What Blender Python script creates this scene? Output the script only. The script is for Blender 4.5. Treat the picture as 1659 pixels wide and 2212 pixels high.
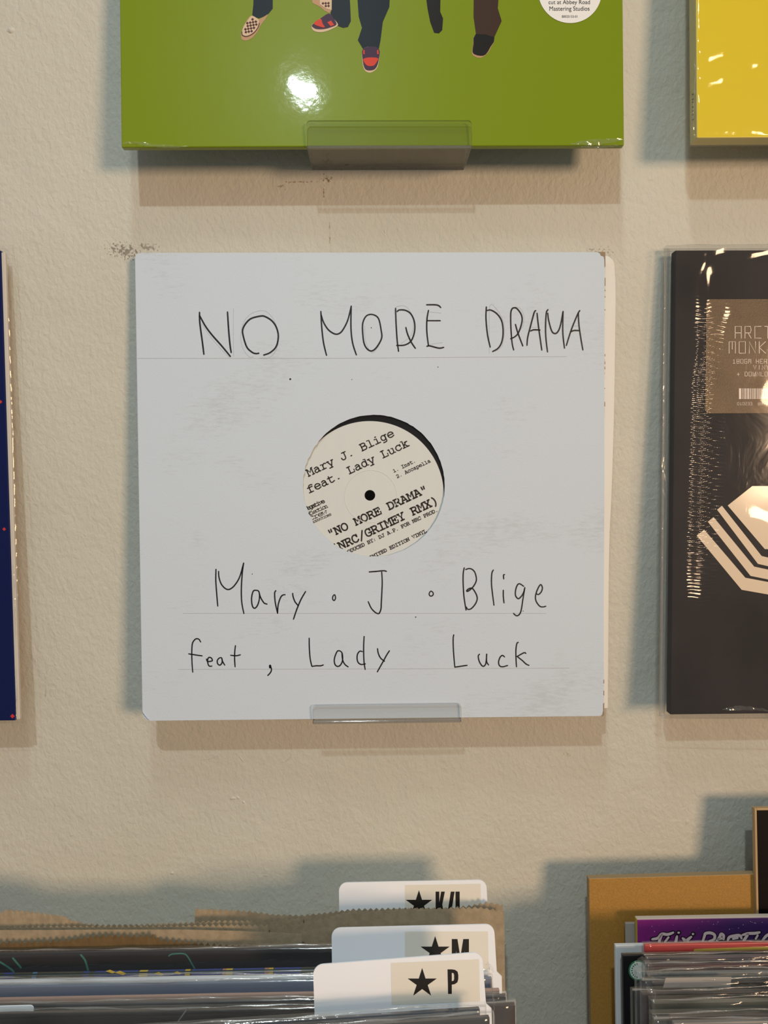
import bpy, bmesh, math, random
from mathutils import Vector, Matrix
random.seed(7)
for o in list(bpy.data.objects):
    bpy.data.objects.remove(o)
SC = bpy.context.scene
COL = SC.collection
CZ = 1.45                                   # camera height above the floor

# ---------------------------------------------------------------- camera
FPX, PITCH, YAW, ROLL, DIST = 1645.8, 0.1030, 0.0144, -0.0070, 0.5339
CAM = Vector((0, -DIST, CZ))
_f = Vector((math.sin(YAW)*math.cos(PITCH), math.cos(YAW)*math.cos(PITCH), -math.sin(PITCH)))
_r0 = Vector((math.cos(YAW), -math.sin(YAW), 0))
_u0 = _r0.cross(_f)
_r = _r0*math.cos(ROLL) + _u0*math.sin(ROLL)
_u = -_r0*math.sin(ROLL) + _u0*math.cos(ROLL)
cd = bpy.data.cameras.new('camera')
cd.lens = FPX/2212*36.0
cd.sensor_width = 36.0
cd.sensor_fit = 'AUTO'
cd.clip_start = 0.01
cam = bpy.data.objects.new('camera', cd)
COL.objects.link(cam)
m = Matrix((_r, _u, -_f)).transposed().to_4x4()
m.translation = CAM
cam.matrix_world = m
SC.camera = cam

# ---------------------------------------------------------------- light
w = bpy.data.worlds.new('shop_ambient')
SC.world = w
w.use_nodes = True
w.node_tree.nodes['Background'].inputs[0].default_value = (0.95, 0.97, 1.0, 1)
w.node_tree.nodes['Background'].inputs[1].default_value = 0.19

def area(name, loc, target, sx, sy, power, color, spread=180, shape='RECTANGLE', roll=0):
    l = bpy.data.lights.new(name, 'AREA')
    l.shape = shape
    l.size, l.size_y = sx, sy
    l.energy = power
    l.color = color
    l.spread = math.radians(spread)
    o = bpy.data.objects.new(name, l)
    COL.objects.link(o)
    o.location = loc
    d = (Vector(target)-Vector(loc)).normalized()
    q = d.to_track_quat('-Z', 'Y')
    q.rotate(Matrix.Rotation(roll, 3, d))
    o.rotation_euler = q.to_euler()
    return o
# two daylight-white ceiling spots in front of the wall, aimed at the record bins
area('ceiling_spot', (-0.14, -1.10, CZ+0.95), (0, 0, CZ-0.95), 0.050, 0.022, 2.15, (0.84, 0.96, 0.94), 95, 'ELLIPSE', 0.35)
area('ceiling_spot', (-0.05, -0.62, CZ+1.06), (0, -0.05, CZ-0.60), 0.05, 0.24, 1.05, (0.84, 0.96, 0.94), 100)
# warm shop lamp to the right, a little above eye height
area('warm_shop_lamp', (2.10, -3.00, CZ+0.38), (0, 0, CZ), 0.70, 0.70, 77.0, (1.0, 0.67, 0.405))

SC.view_settings.view_transform = 'Standard'
SC.view_settings.look = 'None'
SC.view_settings.exposure = 0.0
SC.view_settings.gamma = 1.0
SC.view_settings.use_curve_mapping = False

# ---------------------------------------------------------------- measuring helpers
def ray(px, py):
    return _f + _r*((px-829.5)/FPX) - _u*((py-1106)/FPX)
def at(px, py, t):
    """point seen at photo position px,py that lies t metres in front of the wall"""
    d = ray(px, py)
    return CAM + d*((-t-CAM.y)/d.y)
def atz(px, py, z):
    """point seen at px,py at height z relative to the camera height"""
    d = ray(px, py)
    return CAM + d*((z+CZ-CAM.z)/d.z)

class Frame:
    """a flat face: origin, width direction, height direction, outward normal"""
    def __init__(s, o, ux, uz):
        s.o = Vector(o); s.ux = Vector(ux).normalized(); s.uz = Vector(uz).normalized()
        s.n = s.ux.cross(s.uz).normalized()
    def pt(s, u, v, w=0):
        return s.o + s.ux*u + s.uz*v + s.n*w
    def uv(s, px, py, w=0):
        d = ray(px, py)
        o = s.o + s.n*w
        k = (o-CAM).dot(s.n)/d.dot(s.n)
        q = CAM + d*k - o
        return q.dot(s.ux), q.dot(s.uz)
    def sub(s, u, v, w=0):
        return Frame(s.pt(u, v, w), s.ux, s.uz)
def wall_frame(x, zb, tb, tt, rot, S):
    L = (tb-tt)/S; h = math.sqrt(1-L*L); c, s = math.cos(rot), math.sin(rot)
    return Frame((x, -tb, zb+CZ), (c, s*L, s*h), (-s, c*L, c*h))

# ---------------------------------------------------------------- object helpers
def tag(o, label, cat, group=None, kind=None):
    if label: o['label'] = label
    if cat: o['category'] = cat
    if group: o['group'] = group
    if kind: o['kind'] = kind
    return o
def thing(name, loc, label, cat, group=None):
    o = bpy.data.objects.new(name, None)
    o.empty_display_size = 0.02
    COL.objects.link(o)
    o.location = loc
    return tag(o, label, cat, group)
def root_loc(p):
    while p.parent: p = p.parent
    return Vector(p.location)
def link(name, me, mat, parent=None, smooth=False, label=None):
    if parent is not None:
        off = root_loc(parent)
        for v in me.vertices: v.co -= off
    if mat is not None:
        for mm in (mat if isinstance(mat, (list, tuple)) else [mat]): me.materials.append(mm)
    if smooth:
        for p in me.polygons: p.use_smooth = True
    o = bpy.data.objects.new(name, me)
    COL.objects.link(o)
    if parent is not None: o.parent = parent
    if label: o['label'] = label
    return o
def mesh(name, V, F, mat, parent=None, smooth=False, label=None, mi=None):
    me = bpy.data.meshes.new(name)
    me.from_pydata([tuple(v) for v in V], [], F)
    if mi:
        for p, k in zip(me.polygons, mi): p.material_index = k
    me.update()
    return link(name, me, mat, parent, smooth, label)
def from_bm(name, bm, mat, parent=None, smooth=False, label=None):
    bmesh.ops.recalc_face_normals(bm, faces=bm.faces[:])
    me = bpy.data.meshes.new(name)
    bm.to_mesh(me); bm.free()
    return link(name, me, mat, parent, smooth, label)
def slab(name, fr, u0, u1, v0, v1, w0, w1, mat, parent=None, bev=0.0004, seg=2, label=None, mi=None):
    """box in a frame with softened edges"""
    bm = bmesh.new()
    bmesh.ops.create_cube(bm, size=1)
    for v in bm.verts:
        v.co = Vector(((u0+u1)/2+v.co.x*(u1-u0), (v0+v1)/2+v.co.y*(v1-v0), (w0+w1)/2+v.co.z*(w1-w0)))
    if bev:
        bmesh.ops.bevel(bm, geom=bm.edges[:], offset=bev, segments=seg, affect='EDGES', profile=0.5)
    if mi:                                       # side index by local normal
        bm.normal_update()
        for f in bm.faces: f.material_index = mi(f.normal)
    for v in bm.verts: v.co = fr.pt(*v.co)
    return from_bm(name, bm, mat, parent, False, label)
def poly(name, fr, pts, w, mat, parent, label=None, thick=0.0):
    """flat printed shape (u,v points) lying w above a face"""
    bm = bmesh.new()
    vs = [bm.verts.new(fr.pt(u, v, w)) for u, v in pts]
    es = [bm.edges.new((vs[i], vs[(i+1) % len(vs)])) for i in range(len(vs))]
    bmesh.ops.triangle_fill(bm, edges=es, use_beauty=True)
    for f in bm.faces:
        if f.normal.dot(fr.n) < 0: f.normal_flip()
    if thick:
        r = bmesh.ops.extrude_face_region(bm, geom=bm.faces[:])
        for e in r['geom']:
            if isinstance(e, bmesh.types.BMVert): e.co -= fr.n*thick
    me = bpy.data.meshes.new(name)
    bm.to_mesh(me); bm.free()
    return link(name, me, mat, parent, False, label)
def polypx(name, fr, pxs, w, mat, parent, label=None, sm=0):
    if sm: pxs = smooth_line(pxs+[pxs[0]], sm)[:-1]
    return poly(name, fr, [fr.uv(x, y, w) for x, y in pxs], w, mat, parent, label)
def smooth_line(P, n=6):
    out = []
    for i in range(len(P)-1):
        if P[0] == P[-1]:
            p0 = P[i-1] if i else P[-2]; p3 = P[i+2] if i+2 < len(P) else P[1]
        else:
            p0 = P[max(i-1, 0)]; p3 = P[min(i+2, len(P)-1)]
        p1, p2 = P[i], P[i+1]
        for k in range(n):
            t = k/n
            out.append(tuple(0.5*((2*p1[j])+(-p0[j]+p2[j])*t+(2*p0[j]-5*p1[j]+4*p2[j]-p3[j])*t*t+(-p0[j]+3*p1[j]-3*p2[j]+p3[j])*t**3) for j in (0, 1)))
    out.append(tuple(P[-1]))
    return out
def ribbon(V, F, fr, line, width, w, cap=True, taper=0.0):
    """round-ended pen stroke along (u,v) points, added to V,F"""
    L = [line[0]]
    for q in line[1:]:
        if math.hypot(q[0]-L[-1][0], q[1]-L[-1][1]) > width*0.12: L.append(q)
    if len(L) < 2: L.append((L[0][0]+width*0.15, L[0][1]))
    n = len(L); base = len(V); h = width/2
    for i, (u, v) in enumerate(L):
        a = L[max(i-1, 0)]; b = L[min(i+1, n-1)]
        dx, dy = b[0]-a[0], b[1]-a[1]; l = math.hypot(dx, dy) or 1
        hh = h*(1-taper*abs(2*i/(n-1)-1)**3)
        V.append(fr.pt(u-dy/l*hh, v+dx/l*hh, w)); V.append(fr.pt(u+dy/l*hh, v-dx/l*hh, w))
    for i in range(n-1):
        a = base+2*i
        F.append((a, a+1, a+3, a+2))
    if cap:
        for end in (0, n-1):
            o = L[end]; q = L[1] if end == 0 else L[n-2]
            a0 = math.atan2(o[1]-q[1], o[0]-q[0]); hh = h*(1-taper)
            c = len(V)
            for k in range(7):
                a = a0-math.pi/2+math.pi*k/6
                V.append(fr.pt(o[0]+hh*math.cos(a), o[1]+hh*math.sin(a), w))
            F.append(tuple(range(c, c+7)))
def pen(name, fr, strokes, width, w, mat, parent, label=None, n=5, taper=0.0, world=False):
    """strokes are lists of photo positions measured on the face"""
    V, F = [], []
    for s in strokes:
        s = smooth_line(s, n) if n and len(s) > 2 else s
        ribbon(V, F, fr, [fr.uv(x, y, w) for x, y in s], width, w, True, taper)
    return mesh(name, V, F, mat, parent, False, label)
def fit_text(name, s, fr, u0, u1, v0, v1, w, mat, parent, label=None):
    """built-in typeface, fitted to a box on a face"""
    cu = bpy.data.curves.new(name, 'FONT')
    cu.body = s
    ob = bpy.data.objects.new(name, cu)
    COL.objects.link(ob)
    dg = bpy.context.evaluated_depsgraph_get()
    me = bpy.data.meshes.new_from_object(ob.evaluated_get(dg))
    bpy.data.objects.remove(ob)
    xs = [v.co.x for v in me.vertices]; ys = [v.co.y for v in me.vertices]
    a, b, c, d = min(xs), max(xs), min(ys), max(ys)
    for v in me.vertices:
        v.co = fr.pt(u0+(v.co.x-a)/(b-a)*(u1-u0), v0+(v.co.y-c)/(d-c)*(v1-v0), w)
    me.materials.clear()
    return link(name, me, mat, parent, False, label)

# ---------------------------------------------------------------- materials
def new_mat(name):
    mt = bpy.data.materials.new(name)
    mt.use_nodes = True
    return mt, mt.node_tree.nodes, mt.node_tree.links, mt.node_tree.nodes['Principled BSDF']
def N(nodes, kind, **kw):
    n = nodes.new(kind)
    for k, v in kw.items():
        if k in n.inputs: n.inputs[k].default_value = v
        else: setattr(n, k, v)
    return n
def coords(nodes, links, scale=(1, 1, 1), rot=(0, 0, 0), loc=(0, 0, 0)):
    tc = nodes.new('ShaderNodeTexCoord'); mp = nodes.new('ShaderNodeMapping')
    mp.inputs['Scale'].default_value = scale; mp.inputs['Rotation'].default_value = rot; mp.inputs['Location'].default_value = loc
    links.new(tc.outputs['Object'], mp.inputs['Vector'])
    return mp.outputs['Vector']
def plain(name, col, rough=0.5, spec=0.5, coat=0.0, coat_rough=0.1, bump=0.0, bscale=600, var=0.0, vscale=60, stretch=(1, 1, 1), metal=0.0):
    mt, nd, lk, b = new_mat(name)
    b.inputs['Base Color'].default_value = (*col, 1)
    b.inputs['Roughness'].default_value = rough
    b.inputs['Specular IOR Level'].default_value = spec
    b.inputs['Coat Weight'].default_value = coat
    b.inputs['Coat Roughness'].default_value = coat_rough
    b.inputs['Metallic'].default_value = metal
    if bump or var: vec = coords(nd, lk, stretch)
    if bump:
        t = N(nd, 'ShaderNodeTexNoise', Scale=bscale, Detail=4.0)
        lk.new(vec, t.inputs['Vector'])
        bp = N(nd, 'ShaderNodeBump', Strength=bump, Distance=0.001)
        lk.new(t.outputs['Fac'], bp.inputs['Height']); lk.new(bp.outputs['Normal'], b.inputs['Normal'])
        lk.new(bp.outputs['Normal'], b.inputs['Coat Normal'])
    if var:
        t = N(nd, 'ShaderNodeTexNoise', Scale=vscale, Detail=5.0)
        lk.new(vec, t.inputs['Vector'])
        r = nd.new('ShaderNodeValToRGB')
        r.color_ramp.elements[0].position = 0.35; r.color_ramp.elements[1].position = 0.65
        r.color_ramp.elements[0].color = (*[c*(1-var) for c in col], 1); r.color_ramp.elements[1].color = (*[min(1, c*(1+var)) for c in col], 1)
        lk.new(t.outputs['Fac'], r.inputs['Fac']); lk.new(r.outputs['Color'], b.inputs['Base Color'])
    return mt
def film_mat(name, strength=1.0, rough=0.06, bump=0.3, scale=60, stretch=(1, 1, 1), tint=(1, 1, 1), haze=0.0, ior=1.5):
    """clear plastic film: mostly see-through, mirror-like sheen, fine creases"""
    mt, nd, lk, b = new_mat(name)
    nd.remove(b)
    out = nd['Material Output']
    tr = N(nd, 'ShaderNodeBsdfTransparent'); tr.inputs[0].default_value = (*tint, 1)
    gl = N(nd, 'ShaderNodeBsdfGlossy'); gl.inputs['Roughness'].default_value = rough
    f0 = ((ior-1)/(ior+1))**2
    lw = N(nd, 'ShaderNodeLayerWeight', Blend=0.5)
    p5 = N(nd, 'ShaderNodeMath', operation='POWER'); p5.inputs[1].default_value = 5.0; lk.new(lw.outputs['Facing'], p5.inputs[0])
    fr = N(nd, 'ShaderNodeMath', operation='MULTIPLY_ADD'); fr.inputs[1].default_value = 1-f0; fr.inputs[2].default_value = f0; lk.new(p5.outputs[0], fr.inputs[0])
    mx = nd.new('ShaderNodeMixShader')
    vec = coords(nd, lk, stretch)
    t = N(nd, 'ShaderNodeTexNoise', Scale=scale, Detail=3.0, Distortion=1.2)
    lk.new(vec, t.inputs['Vector'])
    bp = N(nd, 'ShaderNodeBump', Strength=bump, Distance=0.001)
    lk.new(t.outputs['Fac'], bp.inputs['Height'])
    lk.new(bp.outputs['Normal'], gl.inputs['Normal'])
    mu = N(nd, 'ShaderNodeMath', operation='MULTIPLY'); mu.inputs[1].default_value = strength
    mu.use_clamp = True; lk.new(fr.outputs[0], mu.inputs[0]); lk.new(mu.outputs[0], mx.inputs[0])
    lk.new(tr.outputs[0], mx.inputs[1]); lk.new(gl.outputs[0], mx.inputs[2])
    last = mx.outputs[0]
    if haze:
        df = N(nd, 'ShaderNodeBsdfDiffuse'); df.inputs[0].default_value = (0.8, 0.8, 0.8, 1)
        m2 = nd.new('ShaderNodeMixShader'); m2.inputs[0].default_value = haze
        lk.new(last, m2.inputs[1]); lk.new(df.outputs[0], m2.inputs[2]); last = m2.outputs[0]
    lk.new(last, out.inputs['Surface'])
    return mt

def wall_mat():
    mt, nd, lk, b = new_mat('cream_painted_plaster')
    b.inputs['Roughness'].default_value = 0.55
    b.inputs['Specular IOR Level'].default_value = 0.25
    vec = coords(nd, lk)
    # roller texture with a slight diagonal drag
    v2 = coords(nd, lk, (1.25, 1, 0.85), (0, 0.6, 0))
    t1 = N(nd, 'ShaderNodeTexNoise', Scale=250.0, Detail=3.5, Roughness=0.55, Distortion=0.4); lk.new(v2, t1.inputs['Vector'])
    t2 = N(nd, 'ShaderNodeTexNoise', Scale=50.0, Detail=3.0); lk.new(vec, t2.inputs['Vector'])
    t3 = N(nd, 'ShaderNodeTexNoise', Scale=9.0, Detail=2.0); lk.new(vec, t3.inputs['Vector'])
    # sparse blobs and pits of old paint
    vo = N(nd, 'ShaderNodeTexVoronoi', Scale=38.0, Randomness=1.0); lk.new(vec, vo.inputs['Vector'])
    pr = nd.new('ShaderNodeMapRange'); pr.inputs[1].default_value = 0.0; pr.inputs[2].default_value = 0.075; pr.inputs[3].default_value = 1.0; pr.inputs[4].default_value = 0.0
    lk.new(vo.outputs['Distance'], pr.inputs[0])
    wn = N(nd, 'ShaderNodeMath', operation='MULTIPLY'); 
    gt = N(nd, 'ShaderNodeMath', operation='GREATER_THAN'); gt.inputs[1].default_value = 0.62
    sp = nd.new('ShaderNodeSeparateColor'); lk.new(vo.outputs['Color'], sp.inputs[0]); lk.new(sp.outputs[0], gt.inputs[0])
    lk.new(gt.outputs[0], wn.inputs[0]); lk.new(pr.outputs[0], wn.inputs[1])
    def add(a, ka, bb, kb):
        x = N(nd, 'ShaderNodeMath', operation='MULTIPLY'); x.inputs[1].default_value = ka; lk.new(a, x.inputs[0])
        y = N(nd, 'ShaderNodeMath', operation='MULTIPLY_ADD'); y.inputs[1].default_value = kb; lk.new(bb, y.inputs[0]); lk.new(x.outputs[0], y.inputs[2])
        return y.outputs[0]
    h = add(t1.outputs['Fac'], 0.8, t2.outputs['Fac'], 1.1)
    h = add(h, 1.0, t3.outputs['Fac'], 2.2)
    h = add(h, 1.0, wn.outputs[0], 0.35)
    bp = N(nd, 'ShaderNodeBump', Strength=0.80, Distance=0.0011)
    lk.new(h, bp.inputs['Height']); lk.new(bp.outputs['Normal'], b.inputs['Normal'])
    # paint colour with faint yellowing, plus smudges with their own shapes
    r = nd.new('ShaderNodeValToRGB')
    r.color_ramp.elements[0].position = 0.3; r.color_ramp.elements[1].position = 0.7
    r.color_ramp.elements[0].color = (0.565, 0.555, 0.485, 1); r.color_ramp.elements[1].color = (0.595, 0.585, 0.520, 1)
    lk.new(t3.outputs['Fac'], r.inputs['Fac'])
    col = r.outputs['Color']
    sx = nd.new('ShaderNodeSeparateXYZ'); lk.new(vec, sx.inputs[0])
    n4 = N(nd, 'ShaderNodeTexNoise', Scale=520.0, Detail=2.0); lk.new(vec, n4.inputs['Vector'])
    def smudge(col, p, rx, rz, ang, thr, colr, k, src=None):
        c, s = math.cos(ang), math.sin(ang)
        mp = nd.new('ShaderNodeMapping'); mp.vector_type = 'TEXTURE'
        mp.inputs['Location'].default_value = (p.x, 0, p.z); mp.inputs['Rotation'].default_value = (0, ang, 0); mp.inputs['Scale'].default_value = (rx, 1000, rz)
        lk.new(vec, mp.inputs['Vector'])
        ln = nd.new('ShaderNodeVectorMath'); ln.operation = 'LENGTH'; lk.new(mp.outputs[0], ln.inputs[0])
        mr = nd.new('ShaderNodeMapRange'); mr.inputs[1].default_value = 0.0; mr.inputs[2].default_value = 1.0; mr.inputs[3].default_value = 0.30; mr.inputs[4].default_value = -0.06
        lk.new(ln.outputs['Value'], mr.inputs[0])
        a1 = N(nd, 'ShaderNodeMath', operation='ADD'); lk.new(mr.outputs[0], a1.inputs[0]); lk.new((src or n4).outputs['Fac'], a1.inputs[1])
        st = nd.new('ShaderNodeMapRange'); st.inputs[1].default_value = thr; st.inputs[2].default_value = thr+0.10; st.inputs[3].default_value = 0.0; st.inputs[4].default_value = k
        lk.new(a1.outputs[0], st.inputs[0])
        inr = N(nd, 'ShaderNodeMath', operation='LESS_THAN'); inr.inputs[1].default_value = 1.0; lk.new(ln.outputs['Value'], inr.inputs[0])
        fm = N(nd, 'ShaderNodeMath', operation='MULTIPLY'); lk.new(st.outputs[0], fm.inputs[0]); lk.new(inr.outputs[0], fm.inputs[1])
        mx = nd.new('ShaderNodeMix'); mx.data_type = 'RGBA'; mx.inputs['B'].default_value = (*colr, 1)
        lk.new(fm.outputs[0], mx.inputs[0]); lk.new(col, mx.inputs['A'])
        return mx.outputs['Result']
    col = smudge(col, at(270, 543, 0), 0.024, 0.010, 0.12, 0.66, (0.16, 0.14, 0.11), 0.75)
    col = smudge(col, at(320, 534, 0), 0.013, 0.006, 0.1, 0.66, (0.16, 0.14, 0.11), 0.6)
    col = smudge(col, at(1290, 548, 0), 0.028, 0.010, 0, 0.74, (0.2, 0.18, 0.14), 0.6)
    col = smudge(col, at(707, 386, 0), 0.0065, 0.0055, 0, 0.68, (0.16, 0.09, 0.04), 0.8)
    col = smudge(col, at(650, 393, 0), 0.019, 0.0011, 0, 0.62, (0.2, 0.12, 0.06), 0.6)
    col = smudge(col, at(699, 420, 0), 0.0008, 0.009, 0.05, 0.58, (0.2, 0.12, 0.06), 0.75)
    col = smudge(col, at(712, 500, 0), 0.0007, 0.016, 0.0, 0.62, (0.25, 0.18, 0.11), 0.5)
    col = smudge(col, at(605, 404, 0), 0.007, 0.004, 0.3, 0.72, (0.2, 0.12, 0.06), 0.6)
    col = smudge(col, at(748, 356, 0), 0.004, 0.0015, 0, 0.68, (0.12, 0.10, 0.07), 0.7)
    col = smudge(col, at(98, 1490, 0), 0.0007, 0.013, 0.05, 0.60, (0.3, 0.26, 0.2), 0.6)
    col = smudge(col, at(1226, 1630, 0), 0.005, 0.003, 0, 0.70, (0.35, 0.25, 0.15), 0.6)
    lk.new(col, b.inputs['Base Color'])
    return mt

def paper_mat(name, col, scuff=0.25, rough=0.6):
    """white card with grain and horizontal shelf-wear scuffs"""
    mt, nd, lk, b = new_mat(name)
    b.inputs['Roughness'].default_value = rough
    b.inputs['Specular IOR Level'].default_value = 0.3
    v = coords(nd, lk, (1, 1, 4.5))
    t = N(nd, 'ShaderNodeTexNoise', Scale=130.0, Detail=7.0, Roughness=0.75); lk.new(v, t.inputs['Vector'])
    v1 = coords(nd, lk, (0.8, 1, 1.2))
    big = N(nd, 'ShaderNodeTexNoise', Scale=17.0, Detail=3.0); lk.new(v1, big.inputs['Vector'])
    sm = N(nd, 'ShaderNodeMath', operation='MULTIPLY'); lk.new(t.outputs['Fac'], sm.inputs[0]); lk.new(big.outputs['Fac'], sm.inputs[1])
    r = nd.new('ShaderNodeMapRange'); r.inputs[1].default_value = 0.285; r.inputs[2].default_value = 0.42; r.inputs[3].default_value = 0; r.inputs[4].default_value = scuff
    lk.new(sm.outputs[0], r.inputs[0])
    mx = nd.new('ShaderNodeMix'); mx.data_type = 'RGBA'
    mx.inputs['A'].default_value = (*col, 1); mx.inputs['B'].default_value = (0.30, 0.29, 0.28, 1)
    lk.new(r.outputs[0], mx.inputs[0])
    lk.new(mx.outputs['Result'], b.inputs['Base Color'])
    g = N(nd, 'ShaderNodeTexNoise', Scale=900.0, Detail=3.0); v3 = coords(nd, lk, (1, 1, 3)); lk.new(v3, g.inputs['Vector'])
    bp = N(nd, 'ShaderNodeBump', Strength=0.22, Distance=0.0004); lk.new(g.outputs['Fac'], bp.inputs['Height']); lk.new(bp.outputs['Normal'], b.inputs['Normal'])
    return mt

M_wall = wall_mat()
M_white = paper_mat('white_sleeve_card', (0.570, 0.645, 0.740), 0.22)
M_board = plain('raw_grey_brown_board', (0.30, 0.22, 0.14), 0.8, bump=0.3, bscale=1500)
M_inner = plain('cream_inner_paper', (0.70, 0.70, 0.67), 0.55, bump=0.15, bscale=60, stretch=(2, 1, 0.3))
M_ink = plain('black_marker_ink', (0.008, 0.008, 0.010), 0.35)
M_pencil = plain('pencil_graphite', (0.40, 0.42, 0.45), 0.6)
M_vinyl = plain('black_vinyl', (0.012, 0.012, 0.013), 0.22, 0.5)
M_label = plain('off_white_label_paper', (0.625, 0.655, 0.655), 0.55, bump=0.35, bscale=45, stretch=(1.6, 1, 0.5))
M_print = plain('black_print', (0.012, 0.011, 0.011), 0.5)
M_acry_edge = film_mat('acrylic_cut_edge', 3.0, 0.10, 0.05, 60, tint=(0.55, 0.55, 0.54), haze=0.10, ior=1.49)
M_acry = film_mat('clear_acrylic', 1.0, 0.03, 0.03, 30, tint=(0.965, 0.967, 0.963), ior=1.49)

def glossy_print(name, col, haze=0.35, bump=0.0, bscale=40, coat=1.0, crough=0.06, stretch=(1, 1, 1)):
    return plain(name, col, haze, 0.5, coat, crough, bump, bscale, stretch=stretch)
M_green = plain('lime_green_print', (0.185, 0.262, 0.0025), 0.34, 0.10, 0.9, 0.035, 0.10, 60)
M_navy_jean = plain('print_dark_navy', (0.010, 0.016, 0.026), 0.4, 0.10, 0.25, 0.04)
M_pr_black = plain('print_black', (0.014, 0.013, 0.012), 0.4, 0.10, 0.25, 0.04)
M_pr_brown = plain('print_brown_cloth', (0.050, 0.028, 0.020), 0.4, 0.10, 0.25, 0.04)
M_pr_cream = plain('print_cream', (0.62, 0.47, 0.33), 0.4, 0.10, 0.25, 0.04)
M_pr_sole = plain('print_tan_sole', (0.46, 0.28, 0.16), 0.4, 0.10, 0.25, 0.04)
M_pr_red = plain('print_red', (0.60, 0.055, 0.03), 0.4, 0.10, 0.25, 0.04)
M_pr_purple = plain('print_dark_purple', (0.055, 0.025, 0.06), 0.4, 0.10, 0.25, 0.04)
M_pr_maroon = plain('print_check_maroon', (0.075, 0.02, 0.02), 0.4, 0.10, 0.25, 0.04)
M_sticker = plain('white_sticker', (0.80, 0.80, 0.80), 0.4)
M_film = film_mat('shrink_film', 0.7, 0.07, 0.25, 35)
M_glint = film_mat('film_glint_plastic', 4.0, 0.12, 0.3, 120, haze=0.10)  # boosted sheen for the strips added as glints on film edges
M_film_c = film_mat('crinkled_film', 1.6, 0.10, 0.9, 90, (1, 1, 1.5), haze=0.05)
M_poly = film_mat('polythene_sleeve', 1.5, 0.10, 0.6, 60, (1, 1, 0.6), tint=(0.95, 0.95, 0.94), haze=0.06)
M_yellow = glossy_print('yellow_print', (0.74, 0.58, 0.005), 0.4, 0.05, 22, 0.3, 0.12)
M_yellow_side = plain('pale_yellow_spine', (0.66, 0.58, 0.20), 0.45)
M_dark = plain('dark_brown_black_print', (0.020, 0.0160, 0.0165), 0.55, 0.10, var=0.45, vscale=11)
M_stick_brown = plain('brown_gold_sticker', (0.15, 0.092, 0.042), 0.38, 0.35, bump=0.35, bscale=1200, var=0.25, vscale=18)
M_stick_text = plain('pale_pink_print', (0.85, 0.72, 0.64), 0.5)
M_cream = plain('cream_plate_print', (0.72, 0.58, 0.43), 0.45, coat=0.6)
M_slot = plain('slate_print', (0.035, 0.035, 0.038), 0.45, coat=0.6)
M_navy = plain('navy_print', (0.003, 0.008, 0.072), 0.45, 0.10)
M_paper_edge = plain('pale_card_edge', (0.60, 0.56, 0.50), 0.6)
M_red = plain('red_print', (0.55, 0.03, 0.02), 0.45)

# ================================================================ the setting
def plain_box(name, x0, x1, y0, y1, z0, z1, mat, parent=None, bev=0.0, label=None):
    return slab(name, Frame((0, 0, 0), (1, 0, 0), (0, 1, 0)), x0, x1, y0, y1, z0, z1, mat, parent, bev, 2, label)
wl = plain_box('wall_back', -1.6, 1.6, 0.0, 0.10, 0.0, 2.75, M_wall); wl['kind'] = 'structure'
M_floor = plain('grey_floor', (0.22, 0.20, 0.18), 0.6, var=0.15, vscale=12)
fl = plain_box('floor', -1.6, 1.6, -1.6, 0.10, -0.05, 0.0, M_floor); fl['kind'] = 'structure'
def paint_ridge(pts, width, height, name='paint_ridge'):
    """raised dribble or wrinkle of old paint on the wall"""
    P = smooth_line([(at(x, y, 0).x, at(x, y, 0).z) for x, y in pts], 5)
    V, F = [], []; n = len(P)
    for i, (x, z) in enumerate(P):
        a = P[max(i-1, 0)]; b = P[min(i+1, n-1)]; dx, dz = b[0]-a[0], b[1]-a[1]; l = math.hypot(dx, dz) or 1
        k = math.sin(math.pi*(i+0.4)/(n-0.2))
        for j in range(5):
            s = (j-2)/2
            V.append((x-dz/l*s*width/2, 0.0003-height*k*math.cos(s*math.pi/2), z+dx/l*s*width/2))
    for i in range(n-1):
        for j in range(4):
            a = i*5+j; F.append((a, a+5, a+6, a+1))
    return mesh(name, V, F, M_wall, wl, True)
paint_ridge([(418, 1639), (445, 1640), (465, 1634), (474, 1626)], 0.0012, 0.0006)
paint_ridge([(515, 1629), (522, 1640), (530, 1649)], 0.0016, 0.0007)
paint_ridge([(596, 1647), (615, 1645), (627, 1636), (634, 1622)], 0.0013, 0.0007)
paint_ridge([(496, 1727), (503, 1724), (510, 1726)], 0.0030, 0.0010)
paint_ridge([(512, 1724), (517, 1722)], 0.0030, 0.0010)
paint_ridge([(524, 1734), (528, 1731)], 0.0030, 0.0010)
paint_ridge([(15, 62), (24, 66), (30, 60)], 0.0045, 0.0013)
paint_ridge([(832, 492), (831, 500), (834, 506)], 0.0016, 0.0008)
paint_ridge([(368, 1886), (376, 1886)], 0.0030, 0.0010)

# counter that carries the record bins (its top lies below the picture)
ZC = CZ-0.640
M_mdf = plain('brown_fibreboard', (0.36, 0.190, 0.040), 0.5, 0.4, bump=0.15, bscale=1500, var=0.10, vscale=900)
M_mdf_edge = plain('fibreboard_cut_edge', (0.34, 0.24, 0.13), 0.7)
cn = thing('display_counter', (0.1, -0.17, 0), 'brown fibreboard counter under the record bins', 'counter')
plain_box('counter_top', -0.75, 0.95, -0.42, -0.002, ZC-0.02, ZC, M_mdf, cn, 0.001)
for x in (-0.74, 0.92): plain_box('side_panel', x, x+0.02, -0.40, -0.004, 0, ZC-0.02, M_mdf, cn, 0.001)
plain_box('front_panel', -0.72, 0.92, -0.40, -0.38, 0.05, ZC-0.02, M_mdf, cn, 0.001)

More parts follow.
